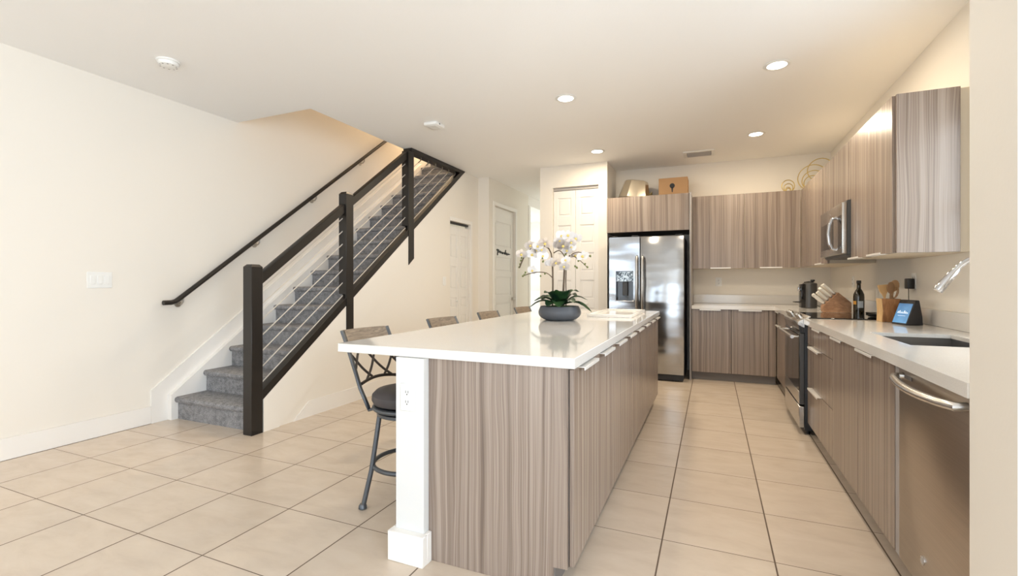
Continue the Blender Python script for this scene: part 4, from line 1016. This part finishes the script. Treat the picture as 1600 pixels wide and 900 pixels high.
# ---------------------------------------------------------------- ceiling fittings
def downlight(x, y, label, real=True):
    t = thing('downlight', label, 'ceiling light', (x, y, CZ-0.008), 'recessed kitchen downlights')
    bm = B(); lathe(bm, [(0.064, CZ-0.001), (0.090, CZ-0.001), (0.092, CZ-0.004), (0.086, CZ-0.008), (0.066, CZ-0.008), (0.064, CZ-0.001)], (x, y, 0), 36); obj('trim_ring', bm, 'white_plastic', t)
    bm = B(); lathe(bm, [(0, CZ-0.006), (0.0655, CZ-0.006), (0.0655, CZ-0.002), (0, CZ-0.002)], (x, y, 0), 32); obj('lens', bm, 'lamp', t)
    d = bpy.data.lights.new('downlight_lamp', 'AREA'); d.shape = 'DISK'; d.size = 0.13; d.energy = LAMP_POWER; d.color = WARM
    lo = bpy.data.objects.new('lamp_light', d); COL.objects.link(lo); lo.parent = t; lo.location = (0, 0, -0.006)
downlight(-1.168, 3.955, 'recessed downlight above the orchid end of the island')
downlight(-1.289, 5.710, 'recessed downlight in front of the pantry doors')
downlight(0.443, 3.955, 'largest recessed downlight, near the sink counter')
downlight(0.440, 5.710, 'recessed downlight beside the ceiling air vent')
vt = thing('air_vent', 'grey louvred air vent in the ceiling above the back cabinets', 'air vent', (-0.144, 6.29, CZ-0.01))
bm = B(); box(bm, -0.325, 0.037, 6.16, 6.20, CZ-0.012, CZ-0.0005, 0.003); box(bm, -0.325, 0.037, 6.40, 6.44, CZ-0.012, CZ-0.0005, 0.003); box(bm, -0.325, -0.285, 6.20, 6.40, CZ-0.012, CZ-0.0005, 0.003); box(bm, -0.003, 0.037, 6.20, 6.40, CZ-0.012, CZ-0.0005, 0.003); obj('frame', bm, 'white_plastic', vt)
bm = B()
for i in range(8):
    y = 6.205 + 0.025*i; prism(bm, [(y, CZ-0.006), (y+0.014, CZ-0.016), (y+0.016, CZ-0.015), (y+0.003, CZ-0.005)], 'x', -0.28, -0.008)
obj('louvres', bm, 'vent', vt)
bm = B(); box(bm, -0.284, -0.004, 6.201, 6.399, CZ-0.0056, CZ-0.0051); obj('duct_shade', bm, 'vent_dark', vt)  # thin dark sheet paints the shade behind the louvres
sm = thing('smoke_detector', 'round white smoke detector on the ceiling before the stairs', 'smoke detector', (-3.622, 2.17, CZ-0.04))
bm = B(); lathe(bm, [(0.072, CZ-0.0005), (0.074, CZ-0.012), (0.070, CZ-0.014), (0, CZ-0.014)], (-3.622, 2.17, 0), 36); obj('base', bm, 'white_plastic', sm)
bm = B(); lathe(bm, [(0.064, CZ-0.0142), (0.066, CZ-0.022), (0.060, CZ-0.036), (0.045, CZ-0.041), (0, CZ-0.042)], (-3.622, 2.17, 0), 36); cv = obj('cover', bm, 'white_plastic', sm)
bm = B()
for k in range(10):
    a = 2*PI*k/10; x, y = -3.622+0.050*math.cos(a), 2.17+0.050*math.sin(a)
    lathe(bm, [(0, CZ-0.0425), (0.006, CZ-0.0415), (0.006, CZ-0.037), (0, CZ-0.037)], (x, y, 0), 8)
obj('vent_holes', bm, 'vent', cv)
s2 = thing('alarm_sensor', 'square white alarm box on the ceiling beside the stair opening', 'alarm', (-2.585, 4.085, CZ-0.04))
bm = B(); box(bm, -0.075, 0.075, -0.085, 0.085, -0.034, -0.0005, 0.010, 2); bmesh.ops.translate(bm, vec=(0, 0, 0.04), verts=bm.verts[:]); obj('case', bm, 'white_plastic', s2, local=True)
bm = B(); box(bm, -0.045, 0.045, -0.055, 0.055, 0.003, 0.0065, 0.003); obj('cover', bm, 'white_plastic', s2, local=True)
bm = B(); box(bm, 0.074, 0.0765, -0.03, -0.012, 0.018, 0.030); obj('button', bm, 'slot', s2, local=True)
